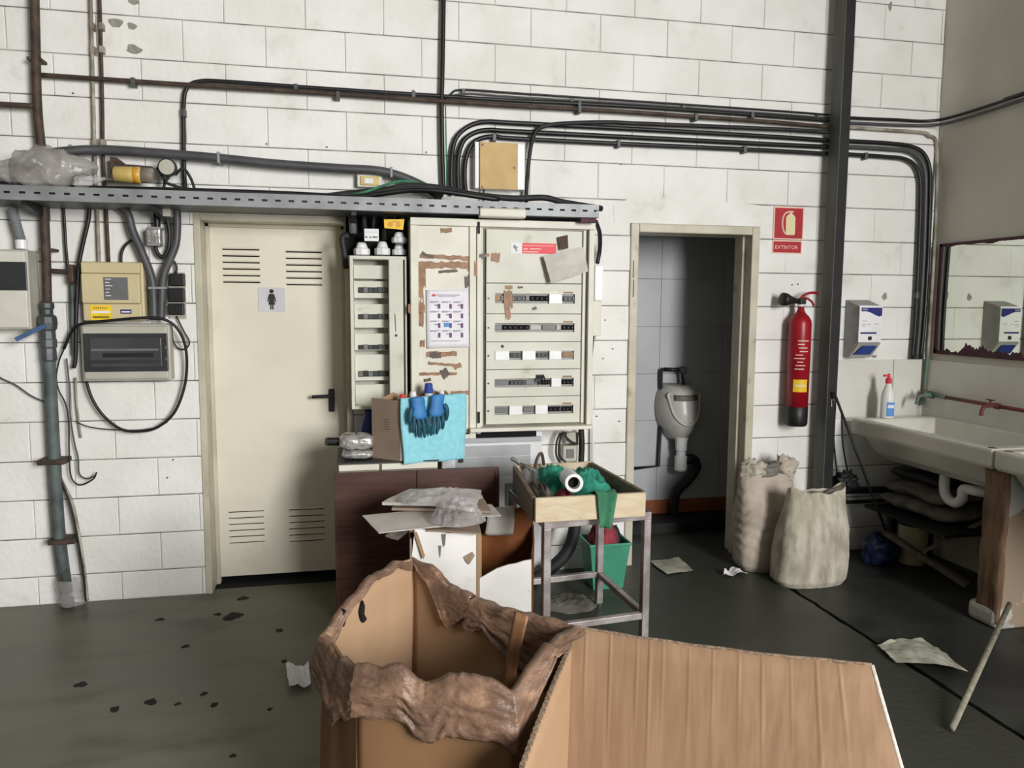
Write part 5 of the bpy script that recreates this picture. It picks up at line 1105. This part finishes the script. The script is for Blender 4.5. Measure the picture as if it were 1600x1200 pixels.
# towel over the front
df = (Rc-Cc).normalized(); nf = Vector((df.y, -df.x, 0)); nf = nf if nf.y < 0 else -nf; Lf = (Rc-Cc).length
tw_ = MB()
def fn(u, v):
    s_ = Lf*(.0+u*.99)+.006*math.sin(v*5)*(1 if u > .5 else -1); t = v*.42
    if t < .04: p = Vector((0, 0, Hb+.010-.2*(.04-t)*1.5)); off = .015-.05*(1-t/.04)
    else: p = Vector((0, 0, Hb+.010-(t-.04)*.86)); off = .016+.012*v+.008*math.sin(u*9+v*2)*v+.004*nz3((u*3, v*3, 0), 1, 2)
    z = p.z+.012*u*(1-v)
    return Cc+df*s_+nf*off+Vector((0, 0, z))
tw_.grid(fn, 26, 30); to = tw_.build('blue_towel', 'towel_blue', None, smooth=True, solid=.005); tag(to, 'light blue towel draped over front of the cardboard box', 'towel')
# gloves
def glove(s0, mirror, drop, label, tilt):
    g = thing('work_glove', Cc+df*s0+nf*.06+Vector((0, 0, Hb-.22)), label, 'glove', 'blue gloves on the towel')
    sg_ = -1 if mirror else 1
    def Q(a, z, o=.062): return Cc+df*(s0+a+tilt*z)+nf*o+Vector((0, 0, Hb-drop+z))
    b = MB()                                     # cuff and back of the hand: flattened closed tube
    prof = [(-.001, .05), (0, .9), (.01, 1.0), (.04, .93), (.065, 1.0), (.09, 1.12), (.105, 1.05), (.112, .6), (.114, .05)]
    b.grid(lambda u, v: Q(math.cos(2*math.pi*u)*.036*prof[min(8, int(v*8.001))][1], .015-prof[min(8, int(v*8.001))][0], .060+math.sin(2*math.pi*u)*.018*prof[min(8, int(v*8.001))][1]), 24, 9, closeu=True)
    b.build('glove_back', 'glove_blue', g, smooth=True, sub=1)
    fing = [(-.031, .072), (-.0105, .094), (.0105, .090), (.031, .066)]
    for k, (a, ln_) in enumerate(fing):
        a_ = a*sg_; b = MB(); pts = cr([Q(a_, -.080), Q(a_*1.2, -.095-ln_*.45, .070), Q(a_*1.42, -.095-ln_, .058)], 4)
        b.tube(pts, [.0105, .0108, .0108, .0105, .0102, .010, .0095, .0085, .005], 10); b.build('finger', 'glove_teal', g, smooth=True)
    b = MB(); b.tube(cr([Q(.034*sg_, -.035, .064), Q(.050*sg_, -.065, .072), Q(.056*sg_, -.118, .062)], 4), [.012, .0135, .0135, .0132, .013, .0125, .012, .0105, .006], 10); b.build('thumb', 'glove_teal', g, smooth=True)
glove(.072, True, -.004, 'blue work glove with teal fingers, left one on the towel', -.10)
glove(.176, False, -.012, 'blue work glove with teal fingers, right one on the towel', .12)
# bottles in the box
def bottle(pos, r, top, capm, bodym, label, caph=.04, capr=.02):
    o = thing('bottle', pos, label, 'bottle', 'bottles in the cardboard box'); z = top-pos[2]
    b = MB(); b.lathe([(r*.9, 0), (r, .01), (r, z*.6), (r*.8, z*.72), (capr*.8, z-caph-.01), (capr*.8, z-caph)], pos, (0, 0, 1), 18); b.build('bottle_body', bodym, o, smooth=True)
    b = MB(); b.lathe([(capr*.95, z-caph), (capr, z-caph+.006), (capr*.8, z-.003), (capr*.6, z)], pos, (0, 0, 1), 14); b.build('bottle_cap', capm, o, smooth=False)
z0 = .795
bottle(Cc+df*.03-nf*.055+Vector((0, 0, .013)), .03, 1.108, 'red_label', 'bottle_white', 'bottle with red cap at the left in the cardboard box', .045, .017)
bottle(Cc+df*.175-nf*.07+Vector((0, 0, .013)), .034, 1.158, 'blue_plastic', 'bottle_white', 'bottle with blue cap standing tallest in the cardboard box', .05, .024)
bottle(Cc+df*.105-nf*.11+Vector((0, 0, .013)), .03, 1.115, 'white_plastic', 'plastic_film', 'clear bottle between the red and blue capped ones', .03, .018)
bottle(Cc+df*.25-nf*.08+Vector((0, 0, .013)), .03, 1.115, 'white_plastic', 'dark_grey', 'dark bottle with white cap at right in the cardboard box', .02, .014)
# packets left of the box
for i, (x0, x1, y0, y1, zz_, hh, lab) in enumerate([(534, 583, 0, 0, .785, .045, 'silver wrapped packet, lower one left of the cardboard box'), (530, 584, 0, 0, .832, .075, 'crumpled clear-wrapped packet, upper one left of the cardboard box')]):
    xa, xb = PY(x0, 700, 3.9).x, PY(x1, 700, 3.9).x
    b = MB()
    def fn(u, v, xa=xa, xb=xb, zz_=zz_, hh=hh, i=i):
        a = 2*math.pi*u; t = math.pi*(v*.996+.002); sx = math.copysign(abs(math.cos(a))**.5, math.cos(a)); sy = math.copysign(abs(math.sin(a))**.5, math.sin(a)); st_ = math.sin(t)**.45
        k = 1+.12*nz3((sx*2, sy*2, v*3), 1.4, i+13)
        return Vector(((xa+xb)/2+sx*st_*(xb-xa)/2*k, 3.90+sy*st_*.075*k, zz_+hh/2-math.cos(t)*hh/2*(1+.25*nz3((sx*3, sy*3, 1), 1, i))))
    b.grid(fn, 36, 18, closeu=True); tag(b.build('packet', 'silver_pack', None, smooth=True), lab, 'packet', 'wrapped packets on the drawer unit')
p = PY(518, 690, 3.87); q = PY(545, 690, 3.93); b = MB(); b.tube([PY(510, 690, 3.88), PY(548, 690, 3.93)], .021, 14); tag(b.build('black_tube', 'black', None, smooth=False), 'short black tube end poking out by the upper packet', 'tube')
p = PY(573, 662, 4.09); bo2 = thing('blue_bottle', (p.x, 4.09, .782), 'dark blue bottle behind the cardboard box', 'bottle')
b = MB(); b.lathe([(.045, 0), (.048, .01), (.048, .12), (.03, .17), (.02, .19), (.02, .22)], (p.x+.01, 4.09, .782), (0, 0, 1), 18); b.build('bottle_body', 'navy', bo2, smooth=True)
b = MB(); b.tube([(p.x-.06, 4.10, .785), (p.x-.062, 4.10, .87)], .012, 10); b.build('side_nozzle', 'black', bo2)

# ================================================================== METAL TABLE WITH WOODEN TRAY
ZT_ = .65; tfl, tfr, tbl = FL(850, 815, ZT_), FL(1018, 800, ZT_), FL(795, 765, ZT_); tfl.y -= .0; tbr = tfr+tbl-tfl
tb_ = thing('metal_table', ((tfl+tbr)/2).xy.to_3d(), 'small bare metal frame table carrying a wooden tray', 'table')
w = .034
ex_ = (tfr-tfl).normalized(); ey_ = (tbl-tfl).normalized()
def ins(p, a, c): return p+ex_*a+ey_*c
LG = [ins(tfl, w/2, w/2), ins(tfr, -w/2, w/2), ins(tbl, w/2, -w/2), ins(tbr, -w/2, -w/2)]
for p in LG:
    b = MB(); b.bar(Vector((p.x, p.y, .02)), Vector((p.x, p.y, ZT_-w)), w, w, ex_); l_ = b.build('leg', 'steel', tb_, bevel=.003)
    b = MB(); b.lathe([(.018, 0), (.018, .008), (.007, .012), (.007, .025)], (p.x, p.y, 0), (0, 0, 1), 10); b.build('leveller', 'chrome', l_)
for (i, j) in ((0, 1), (2, 3), (0, 2), (1, 3)):
    for z, ww, nm, mm in ((ZT_-w/2, w, 'top_rail', 'steel'), (.175, .028, 'lower_rail', 'steel')):
        if nm == 'lower_rail' and (i, j) == (0, 2): continue
        p, q = LG[i].copy(), LG[j].copy(); p.z = q.z = z; dd = (q-p).normalized()*(w/2 if nm == 'lower_rail' or i+j in (1, 5) and False else w/2); 
        b = MB(); b.bar(p+(-dd if nm == 'top_rail' and (i, j) in ((0, 1), (2, 3)) else dd), q-(-dd if nm == 'top_rail' and (i, j) in ((0, 1), (2, 3)) else dd), ww, ww); b.build(nm, mm, tb_, bevel=.002)
b = MB(); vs = [ins(tfl, .01, .01), ins(tfr, -.01, .01), ins(tbr, -.01, -.01), ins(tbl, .01, -.01)]
b.add([v+Vector((0, 0, .0005)) for v in vs]+[v+Vector((0, 0, .006)) for v in vs], [(0, 3, 2, 1), (4, 5, 6, 7), (0, 1, 5, 4), (1, 2, 6, 5), (2, 3, 7, 6), (3, 0, 4, 7)]); b.build('table_plate', 'dark_grey', tb_)
# wooden tray
zA, zB = ZT_+.008, ZT_+.112
wt = thing('wooden_tray', ((tfl+tbr)/2).xy.to_3d()+Vector((0, 0, zA)), 'shallow wooden tray full of rags on the metal table', 'tray')
q = [FL(836, 778, zB), FL(1008, 769, zB), FL(922, 721, zB), FL(803, 727, zB)]
def wallboard(p, r, m, nm, th=.02):
    p = p.copy(); r = r.copy(); p.z = r.z = (zA+zB)/2; b = MB(); b.bar(p, r, th, zB-zA); return b.build(nm, m, wt, bevel=.003)
wallboard(q[0]-ex_*.0, q[1], 'tray_wood', 'front_board'); ib = Vector((0, .02, 0))
wallboard(q[1]+ib, q[2]-ib, 'tray_wood_dark', 'right_board'); wallboard(q[3], q[2], 'tray_wood', 'rear_board'); wallboard(q[0]+ib, q[3]-ib, 'tray_wood_dark', 'left_board')  # side boards in darker wood, their shade put into the colour
b = MB(); vs = [v.xy.to_3d() for v in q]; b.add([v+Vector((0, 0, zA)) for v in vs]+[v+Vector((0, 0, zA+.008)) for v in vs], [(0, 3, 2, 1), (4, 5, 6, 7), (0, 1, 5, 4), (1, 2, 6, 5), (2, 3, 7, 6), (3, 0, 4, 7)]); b.build('tray_base', 'tray_wood_dark', wt)
def tin(u, v, z=0): p = q[0].lerp(q[1], u).lerp(q[3].lerp(q[2], u), v); return Vector((p.x, p.y, zA+.01+z))
for (u, v, rx, ry, hh, m, sd_, lab) in [(.68, .52, .115, .19, .13, 'rag_green', 2, 'teal green rag heaped in the middle of the tray'), (.40, .76, .10, .10, .12, 'rag_green', 6, 'teal rag tucked at the rear of the tray'), (.17, .45, .055, .20, .085, 'rag_grey', 3, 'grey crumpled rag along the left board of the tray'), (.37, .30, .05, .08, .075, 'rag_red', 4, 'dark red rag beside the white tube in the tray'), (.16, .82, .065, .085, .10, 'plastic_film', 5, 'clear plastic scrap in the rear left of the tray')]:
    heap('rag', m, tuple(tin(u, v)), rx, ry, hh, sd_, lab, 'rag', 'rags in the wooden tray', fr=2.2)
rc0 = PY(897, 755, 3.12); rl_ = thing('paper_roll', rc0-Vector((0, 0, .045)), 'white cardboard tube pointing at the viewer in the tray', 'roll'); dr_ = Vector((.16, 1, -.10)).normalized()
b = MB(); n = 28; vs = []; fs_ = []
for (r_, t_) in ((.040, 0), (.040, .22), (.026, .22), (.026, 0)):
    u_ = dr_.orthogonal().normalized(); v_ = dr_.cross(u_)
    vs += [rc0+dr_*t_+(u_*math.cos(2*math.pi*k/n)+v_*math.sin(2*math.pi*k/n))*r_ for k in range(n)]
for a in range(4): fs_ += [(a*n+k, a*n+(k+1) % n, ((a+1) % 4)*n+(k+1) % n, ((a+1) % 4)*n+k) for k in range(n)]
b.add(vs, fs_); b.build('roll_body', 'white_plastic', rl_, bevel=.002)
b = MB(); b.lathe([(.0255, .05), (.0255, .052)], rc0, dr_, 20); b.build('roll_core', 'void', rl_)
# green cloth hanging over the front board
b = MB(); fn0 = q[0].lerp(q[1], .52); fn1 = q[0].lerp(q[1], .74); nfr = Vector((ex_.y, -ex_.x, 0)); nfr = nfr if nfr.y < 0 else -nfr
def fn(u, v):
    t = v*.26-.10; wv = .9-.45*max(0, v-.3)*1.3; p = fn0.lerp(fn1, .5+(u-.5)*wv-.06*v)
    if t < 0: return Vector((p.x, p.y, zB+.016+t*.35))-nfr*(-t*.9+.0)+Vector((0, 0, .004*math.sin(u*9)))
    return Vector((p.x, p.y, zB+.016-t*.95-.01*u*v))+nfr*(.018+.008*math.sin(u*7+v*2))
b.grid(fn, 14, 22); o = b.build('green_cloth', 'rag_dkgreen', None, smooth=True, solid=.003); tag(o, 'green cloth strip hanging over front board of the tray', 'cloth')
p = PY(803, 719, 3.72); b = MB(); b.tube([p+Vector((-.01, .0, .01)), p+Vector((.07, -.12, -.03))], .012, 10); tag(b.build('chrome_handle', 'chrome', None, smooth=True), 'small chrome tool handle at rear left corner of the tray', 'tool')
b = MB(); b.tube(cr([tin(.22, .9, .06), tin(.26, .88, .14), tin(.32, .9, .16), tin(.36, .93, .10)], 6), .008, 8); tag(b.build('bent_wire', 'tape_dark', None, smooth=True), 'bent dark wire rising at the rear of the tray', 'wire')

# green bin with red rag, black hose
gx, gy = FL(937, 903).x-.01, 3.97
gb = thing('waste_bin', (gx, gy, 0), 'green plastic bin behind the metal table', 'bin')
b = MB(); n = 4
def sq(s_, z): return [(gx-s_, gy-s_*.85, z), (gx+s_, gy-s_*.85, z), (gx+s_, gy+s_*.85, z), (gx-s_, gy+s_*.85, z)]
rg = [sq(.085, 0), sq(.115, .25), sq(.122, .25), sq(.122, .265), sq(.110, .265), sq(.082, .01)]
fs_ = []
for i in range(5): fs_ += [(4*i+k, 4*i+(k+1) % 4, 4*i+4+(k+1) % 4, 4*i+4+k) for k in range(4)]
fs_ += [(3, 2, 1, 0), (20, 21, 22, 23)]; b.add([p for r_ in rg for p in r_], fs_); b.build('bin_body', 'bin_green', gb, bevel=.012, seg=3)
heap('red_rag', 'rag_red', (gx-.015, gy-.01, .24), .090, .08, .13, 7, 'dusty red rag heaped in the green bin', 'rag', fr=4)
heap('black_bag', 'black_rubber', (gx+.062, gy+.02, .23), .04, .05, .10, 9, 'black bag scrap beside the red rag in the bin', 'bag')
b = MB(); b.tube(cr([PY(905, 745, 4.1), PY(900, 790, 4.05), PY(897, 830, 3.98), PY(886, 862, 3.95), PY(862, 887, 3.9), PY(838, 901, 3.88), PY(812, 910, 3.86)], 8), .034, 14); tag(b.build('black_hose', 'black_rubber', None, smooth=True), 'thick black hose curving down behind the metal table', 'hose')
heap('dust_heap', 'sack_dark', (FL(890, 943).x, FL(890, 943).y, 0), .15, .12, .035, 3, 'low heap of grey dust on floor under the table', 'dust')

# ================================================================== SECOND CARDBOARD BOX WITH SHEETS
b2 = thing('torn_box', (.53, 3.28, 0), 'torn white and brown box standing behind the big carton', 'box')
Yf, Yk = 3.08, 3.47
def ppanel(pts, m, nm, th=.007, parent=b2):            # vertical panel from an outline of points (outline given in the panel plane, true 3D)
    b = MB(); n = len(pts); c = sum(pts, Vector())/n
    nn = (pts[1]-pts[0]).cross(pts[2]-pts[0]).normalized()*th/2
    b.add([p+nn for p in pts]+[p-nn for p in pts], [tuple(range(n)), tuple(range(2*n-1, n-1, -1))]+[(i, n+i, n+(i+1) % n, (i+1) % n) for i in range(n)]); return b.build(nm, m, parent)
def on(x, y, Y): return PY(x, y, Y)
g0 = lambda X, Y: Vector((X, Y, 0))
xa, xb, xc = PY(642, 850, Yf).x, PY(744, 850, Yf).x, PY(831, 880, Yf).x
fpn = ppanel([g0(xa, Yf), g0(xb, Yf), on(744, 834, Yf), on(725, 830, Yf), on(700, 833, Yf), on(672, 828, Yf), on(648, 826, Yf), Vector((xa, Yf, .5))], 'cardboard_white', 'front_left_panel')
ppanel([g0(xb+.006, Yf), g0(xc, Yf), on(830, 874, Yf), on(818, 876, Yf), on(806, 880, Yf), on(794, 882, Yf), on(776, 888, Yf), on(762, 896, Yf), Vector((xb+.006, Yf, PY(750, 905, Yf).z))], 'cardboard_white', 'front_right_panel')
xd2 = PY(833, 800, Yk).x; xe = PY(640, 800, Yk).x
ppanel([g0(xe, Yk), g0(xd2, Yk), on(833, 802, Yk), on(815, 792, Yk), on(800, 795, Yk), on(770, 796, Yk), on(700, 800, Yk), Vector((xe, Yk, .6))], 'cardboard_brown', 'rear_panel')
ppanel([g0(xc, Yf), g0(xd2, Yk), Vector((xd2, Yk, .52)), Vector((xd2-.02, Yk-.1, .47)), Vector((xc+.02, Yf+.1, .45)), Vector((xc, Yf, .46))], 'cardboard_brown', 'right_panel')
ppanel([g0(xa, Yf), g0(xe, Yk), Vector((xe, Yk, .6)), Vector((xa, Yf, .60))], 'cardboard_grey', 'left_panel')
ppanel([g0(xb, Yf-.004), g0(xb+.022, Yf+.002), Vector((xb+.022, Yf+.002, .60)), Vector((xb, Yf-.004, .61))], 'cardboard', 'corner_post')
ppanel([on(742, 868, Yf-.006), on(738, 862, Yf-.006), on(724, 870, Yf-.006), on(727, 877, Yf-.006), on(733, 882, Yf-.012)], 'cardboard_grey', 'torn_tab', .004, fpn)
for (x, y, w_, h_) in ((693, 845, 8, 22), (687, 862, 5, 20)):
    p = PY(x, y, Yf-.005); s_ = Yf/FPX; b = MB(); b.prism([(p.x-w_*s_/2, p.z+h_*s_/2), (p.x+w_*s_/2, p.z+h_*s_/2), (p.x+w_*s_*.3, p.z-h_*s_*.3), (p.x-w_*s_*.1, p.z-h_*s_/2)], 'y', Yf-.0052, Yf-.0042); b.build('grey_print', 'mid_grey', fpn)
ppanel([on(650, 843, Yf-.01), on(646, 830, Yf-.01), on(652, 832, Yf-.01), on(664, 868, Yf-.01), on(661, 874, Yf-.02)], 'cardboard', 'torn_edge', .006)
# sheets heaped on the box
def sheet(nm, cs, m, label, bend=.012, seed=1, th=.003, cat='sheet', sm=False):
    P = [FL(x, y, z) for x, y, z in cs]
    def fn(u, v):
        p = P[0].lerp(P[1], u).lerp(P[3].lerp(P[2], u), v); return p+Vector((0, 0, bend*math.sin(u*math.pi)+bend*.6*nz3((u*2.5, v*2.5, 0), 1, seed)))
    b = MB(); b.grid(fn, 16, 10); o = b.build(nm, m, None, smooth=sm, solid=th); return tag(o, label, cat, 'sheets heaped on the torn box')
sheet('card_sheet', [(602, 838, .62), (640, 822, .635), (668, 812, .635), (622, 842, .61)], 'rag_grey', 'olive folded card edge poking out left under the heap', .004, 2, .012)
sheet('card_sheet', [(592, 834, .635), (718, 822, .645), (706, 797, .645), (566, 806, .655)], 'grey_paper', 'grey card sheet jutting out furthest left from the heap', .006, 1, .004)
sheet('card_sheet', [(640, 830, .63), (752, 834, .625), (745, 806, .635), (650, 806, .635)], 'cardboard_grey', 'brown card flap lying at front of the heap', .006, 5, .008)
sheet('card_sheet', [(690, 813, .648), (783, 806, .655), (768, 788, .655), (690, 795, .655)], 'grey_paper', 'pale card sheet at the right of the heap', .004, 6, .003)
sheet('card_sheet', [(612, 796, .668), (768, 800, .666), (752, 774, .680), (628, 778, .678)], 'cardboard_grey', 'brown-grey card sheet under the plastic-wrapped bundle', .004, 9, .010)
sheet('wrapped_sheets', [(597, 786, .692), (742, 797, .690), (752, 768, .704), (640, 766, .704)], 'grey_paper', 'plastic-wrapped bundle of sheets on top of the heap', .008, 7, .014, 'bundle')
heap('film_wrapping', 'plastic_film', (PY(690, 770, 3.3).x, 3.30, .705), .17, .10, .045, 21, 'thin clear film loosely wrapping the top bundle of sheets', 'plastic film', fr=2.2, sm=False)
heap('clear_plastic', 'plastic_film', (PY(718, 825, 3.10).x, 3.14, .655), .115, .11, .075, 15, 'crumpled clear plastic film at front of the heap', 'plastic film', fr=2.4, sm=False, sharp=1.3)
P = [PY(762, 793, 3.42), PY(803, 789, 3.44), PY(801, 835, 3.43), PY(757, 836, 3.41)]
b = MB(); b.grid(lambda u, v: P[0].lerp(P[1], u).lerp(P[3].lerp(P[2], u), v)+Vector((0, -.02*math.sin(v*3)-.01*math.sin(u*3), 0)), 10, 10); tag(b.build('hanging_card', 'grey_paper', None, smooth=True, solid=.002), 'pale curved card hanging inside the torn box', 'card')

# ================================================================== BIG FOREGROUND CARTON
A = FL(645, 872, .78); B = FL(506, 992, .69); Cq = FL(560, 1052, .66); Dq = FL(800, 1082, .65); E = FL(893, 981, .70)
gc = thing('big_carton', ((A+Cq)/2).xy.to_3d(), 'large battered cardboard carton with torn crumpled rim in foreground', 'carton')
def cpanel(p, q, m, nm, out=.0, th=.007, zfun=None, ridges=(), bulge=0.0, seed=0, nu=24, nv=14, rd=.003):
    d_ = (q-p); nrm = Vector((d_.y, -d_.x, 0)).normalized()
    def fn(u, v):
        zt__ = (p.z+(q.z-p.z)*u) if zfun is None else zfun(u); z = zt__*v
        s_ = 1-v; c = Vector((p.x+d_.x*u, p.y+d_.y*u, z))
        cc = Vector(((A.x+E.x+B.x+Cq.x)/4, (A.y+E.y+B.y+Cq.y)/4, 0)); w_ = (Vector((c.x, c.y, 0))-cc)*out*s_
        rr = 0
        for r0 in ridges: rr = max(rr, rd*max(0, 1-abs(u-r0)/.012))
        return c+w_+nrm*(bulge*math.sin(math.pi*u)*v+.004*nz3((u*3, v*3, seed), 1, seed)+rr)
    b = MB(); b.grid(fn, nu, nv); return b.build(nm, m, gc, smooth=True, solid=th)
cpanel(A, B, 'cardboard', 'left_panel', .12, seed=1, ridges=(.3, .55), zfun=lambda u: A.z+(B.z-A.z)*u+.042*math.sin(math.pi*u))
cpanel(B, Cq, 'cardboard_shaded', 'left_front_panel', .10, seed=2)
cpanel(Cq, Dq, 'cardboard_shaded', 'front_panel', .06, seed=3)
cpanel(A, E, 'cardboard', 'rear_panel', .05, seed=4, zfun=lambda u: A.z+(E.z-A.z)*u-.05*math.sin(math.pi*u))
# right panel: torn off along a falling diagonal, its cut edge shows the corrugation
SP = FL(815, 1200, .55); SD = Vector((SP.x-E.x, SP.y-E.y, 0)); TOP = .655
def sp(u, z): return Vector((E.x+SD.x*u, E.y+SD.y*u, z))
def edge_z(u): return TOP-(TOP-.55)*u+.010*math.sin(math.pi*u) if u < 1 else .55-(u-1)*1.5
UM = 1.36
b = MB(); b.grid(lambda u, v: sp(u*UM*(1), max(.004, edge_z(u*UM))*v), 40, 10); b.build('right_panel', 'cardboard', gc, smooth=True, solid=.006)
b = MB(); P = [sp(UM*i/60, max(.006, edge_z(UM*i/60))+.002) for i in range(61)]
for i in range(60): b.bar(P[i], P[i+1]+(P[i+1]-P[i])*.02, .008+.004*(i % 2), .006+.004*((i+1) % 2))
b.build('torn_corrugated_edge', 'corrugated', gc)
def on_ab(x, y):
    d_ = ray(x, y); n_ = Vector((B.y-A.y, A.x-B.x, 0)).normalized(); t_ = (A-EYE).dot(n_)/d_.dot(n_); return EYE+d_*t_, n_
for pts in ([(562, 937), (565, 945), (564, 958), (568, 966), (563, 972), (560, 966), (558, 955)], [(532, 950), (536, 953), (535, 970), (532, 978), (530, 966)]):
    q_ = [on_ab(*p) for p in pts]; n_ = q_[0][1]; n_ = n_ if n_.dot(EYE-A) > 0 else -n_
    b = MB(); k = len(q_); b.add([p+n_*.0125 for p, _ in q_]+[p+n_*.006 for p, _ in q_], [tuple(range(k)), tuple(range(2*k-1, k-1, -1))]+[(i, k+i, k+(i+1) % k, (i+1) % k) for i in range(k)]); b.build('tear_shade', 'void', gc)  # black patches painting the darkness inside the holes
b = MB(); b.add([Vector((v.x, v.y, .012)) for v in (A, B, Cq, Dq, E)], [(0, 1, 2, 3, 4)]); b.build('carton_base', 'cardboard_shaded', gc, solid=.008)
# big flap folded out to the right
Fq = FL(1362, 1040, .70)
rid = [.055, .145, .24, .285, .33, .42, .50, .585, .66, .75, .83, .90]
def ffn(u, v):
    p = E.lerp(Fq, u); z = (.70+.004*nz3((u*9, 0, 0), 1, 2)-.006*math.sin(math.pi*u))*v; d_ = (Fq-E); nrm = Vector((d_.y, -d_.x, 0)).normalized()
    rr = sum(.0032*(.35+.65*abs(math.sin(r0*37)))*max(0, 1-abs(u-r0)/.0055)*min(1, max(0, (v-.45-.2*abs(math.sin(r0*23)))*4)) for r0 in rid)
    return Vector((p.x, p.y, z))+nrm*(rr+.05*(1-v)+.012*math.sin(u*math.pi)*(1-v)+.003*nz3((u*4, v*4, 0), 1, 4))+Vector((.16*u**14, -.16*u**3, 0))*(1-v)
b = MB(); b.grid(ffn, 260, 14); fo = b.build('folded_out_flap', 'cardboard_flap', gc, smooth=True, solid=.007)
b = MB(); b.tube([ffn(1, i/10) for i in range(11)], .0058, 8); b.build('flap_end', 'cut_board', fo, smooth=True)
b = MB(); b.tube([ffn(i/40, 1)+Vector((0, 0, .001)) for i in range(41)], .0045, 6); b.build('flap_top_edge', 'corrugated', fo, smooth=True)
# crumpled kraft paper folded over the rim
def rim(name, stations, m, seed, amp=.02, nu=60, nprof=14):
    # stations: (point, outward normal, inside hang, outside hang, lift)
    n = len(stations)-1
    def st(u):
        t = u*n; i = min(int(t), n-1); f = t-i; a, c = stations[i], stations[i+1]; f2 = f
        return (a[0].lerp(c[0], f2), (a[1].lerp(c[1], f2)).normalized(), a[2]+(c[2]-a[2])*f2, a[3]+(c[3]-a[3])*f2, a[4]+(c[4]-a[4])*f2)
    def rdg(x, y, k): return 1-2.2*abs(nz3((x, y, 0), 1, k))
    def fn(u, v):
        p, nn, hi, ho, lf = st(u); L_ = u*n
        f1 = rdg(L_*.45+v*1.6, v*5.5, seed); f2 = rdg(L_*.8-v*2.5, v*13+1, seed+1); f3 = rdg(L_*2.4+v*3, v*11, seed+2)
        ztop = p.z+.006+lf+.012*nz3((L_*1.7, 0, 0), 1, seed+5)+.004*nz3((L_*5, 0, 0), 1, seed+6)
        if v < .5: t = 1-v*2; pos = p-nn*(.006+.008*t); z = ztop-hi*t
        else: t = (v-.5)*2; pos = p+nn*(.008+.016*math.sin(min(1, t)*2.4)); z = ztop-ho*t*(1+.12*nz3((L_*2.2, 9, 0), 1, seed))
        edge = min(1, 2.4*abs(v-.5)+.12)
        return Vector((pos.x, pos.y, z))+nn*(amp*(.6*f1+.35*f2+.22*f3)*edge*(1 if v > .5 else -.7))
    b = MB(); b.grid(fn, nu, nprof); return b.build(name, m, gc, smooth=True, solid=.0018)
def outn(p, q): d_ = q-p; n_ = Vector((d_.y, -d_.x, 0)).normalized(); cc = Vector(((A.x+E.x+B.x+Cq.x)/4, (A.y+E.y+B.y+Cq.y)/4, 0)); return n_ if n_.dot(Vector((p.x, p.y, 0))-cc) > 0 else -n_
nAB, nBC, nCD, nDE, nAE = outn(A, B), outn(B, Cq), outn(Cq, Dq), outn(Dq, E), outn(A, E)
nB = (nAB+nBC).normalized(); nC = (nBC+nCD).normalized(); nA = (nAB+nAE).normalized()
rim('rim_paper', [(A, nA, .03, .05, 0), (A.lerp(B, .25), nAB, .015, .05, .030), (A.lerp(B, .5), nAB, .012, .05, .042), (A.lerp(B, .75), nAB, .02, .07, .030), (B, nB, .04, .13, .0)], 'kraft_paper', 2, .008, 90, 24)
D2 = Dq.lerp(E, .15)
rim('rim_paper', [(B, nB, .04, .13, 0), (B.lerp(Cq, .5), nBC, .05, .16, -.01), (Cq, nC, .05, .12, .01), (Cq.lerp(Dq, .25), nCD, .05, .12, .03), (Cq.lerp(Dq, .45), nCD, .04, .13, -.01), (Cq.lerp(Dq, .68), nCD, .04, .14, .035), (Dq, (nCD+nDE).normalized(), .04, .14, .0), (E.lerp(Dq, .45), nDE, .07, .02, .03)], 'kraft_paper', 5, .017, 260, 60)
rim('rim_paper', [(E.lerp(Dq, .5), nDE, .07, .01, .02), (E, nDE, .09, .01, 0), (E.lerp(A, .12), nAE, .20, .02, -.01), (E.lerp(A, .3), nAE, .16, .02, -.03), (E.lerp(A, .5), nAE, .07, .015, -.05), (E.lerp(A, .62), nAE, .10, .015, -.05)], 'kraft_paper', 8, .022, 150, 50)
rim('torn_rim_flap', [(E.lerp(A, .60), nAE, .06, .02, -.045), (E.lerp(A, .75), nAE, .13, .02, -.035), (E.lerp(A, .88), nAE, .05, .03, -.01), (A, nA, .02, .05, .0)], 'kraft_paper', 11, .007, 70, 30)
p0 = E.lerp(A, .22)-nAE*.055+Vector((0, 0, .01)); p1 = E.lerp(A, .30)-nAE*.05; p1.z = .40
b = MB(); b.grid(lambda u, v: p0.lerp(p1, v)+(A-E).normalized()*(.045*(u-.5)*(1-.3*v))-nAE*(.02*math.sin(v*3)), 6, 12); b.build('tape_strip', 'tape_brown', gc, smooth=True, solid=.001)
bpy.context.view_layer.update()
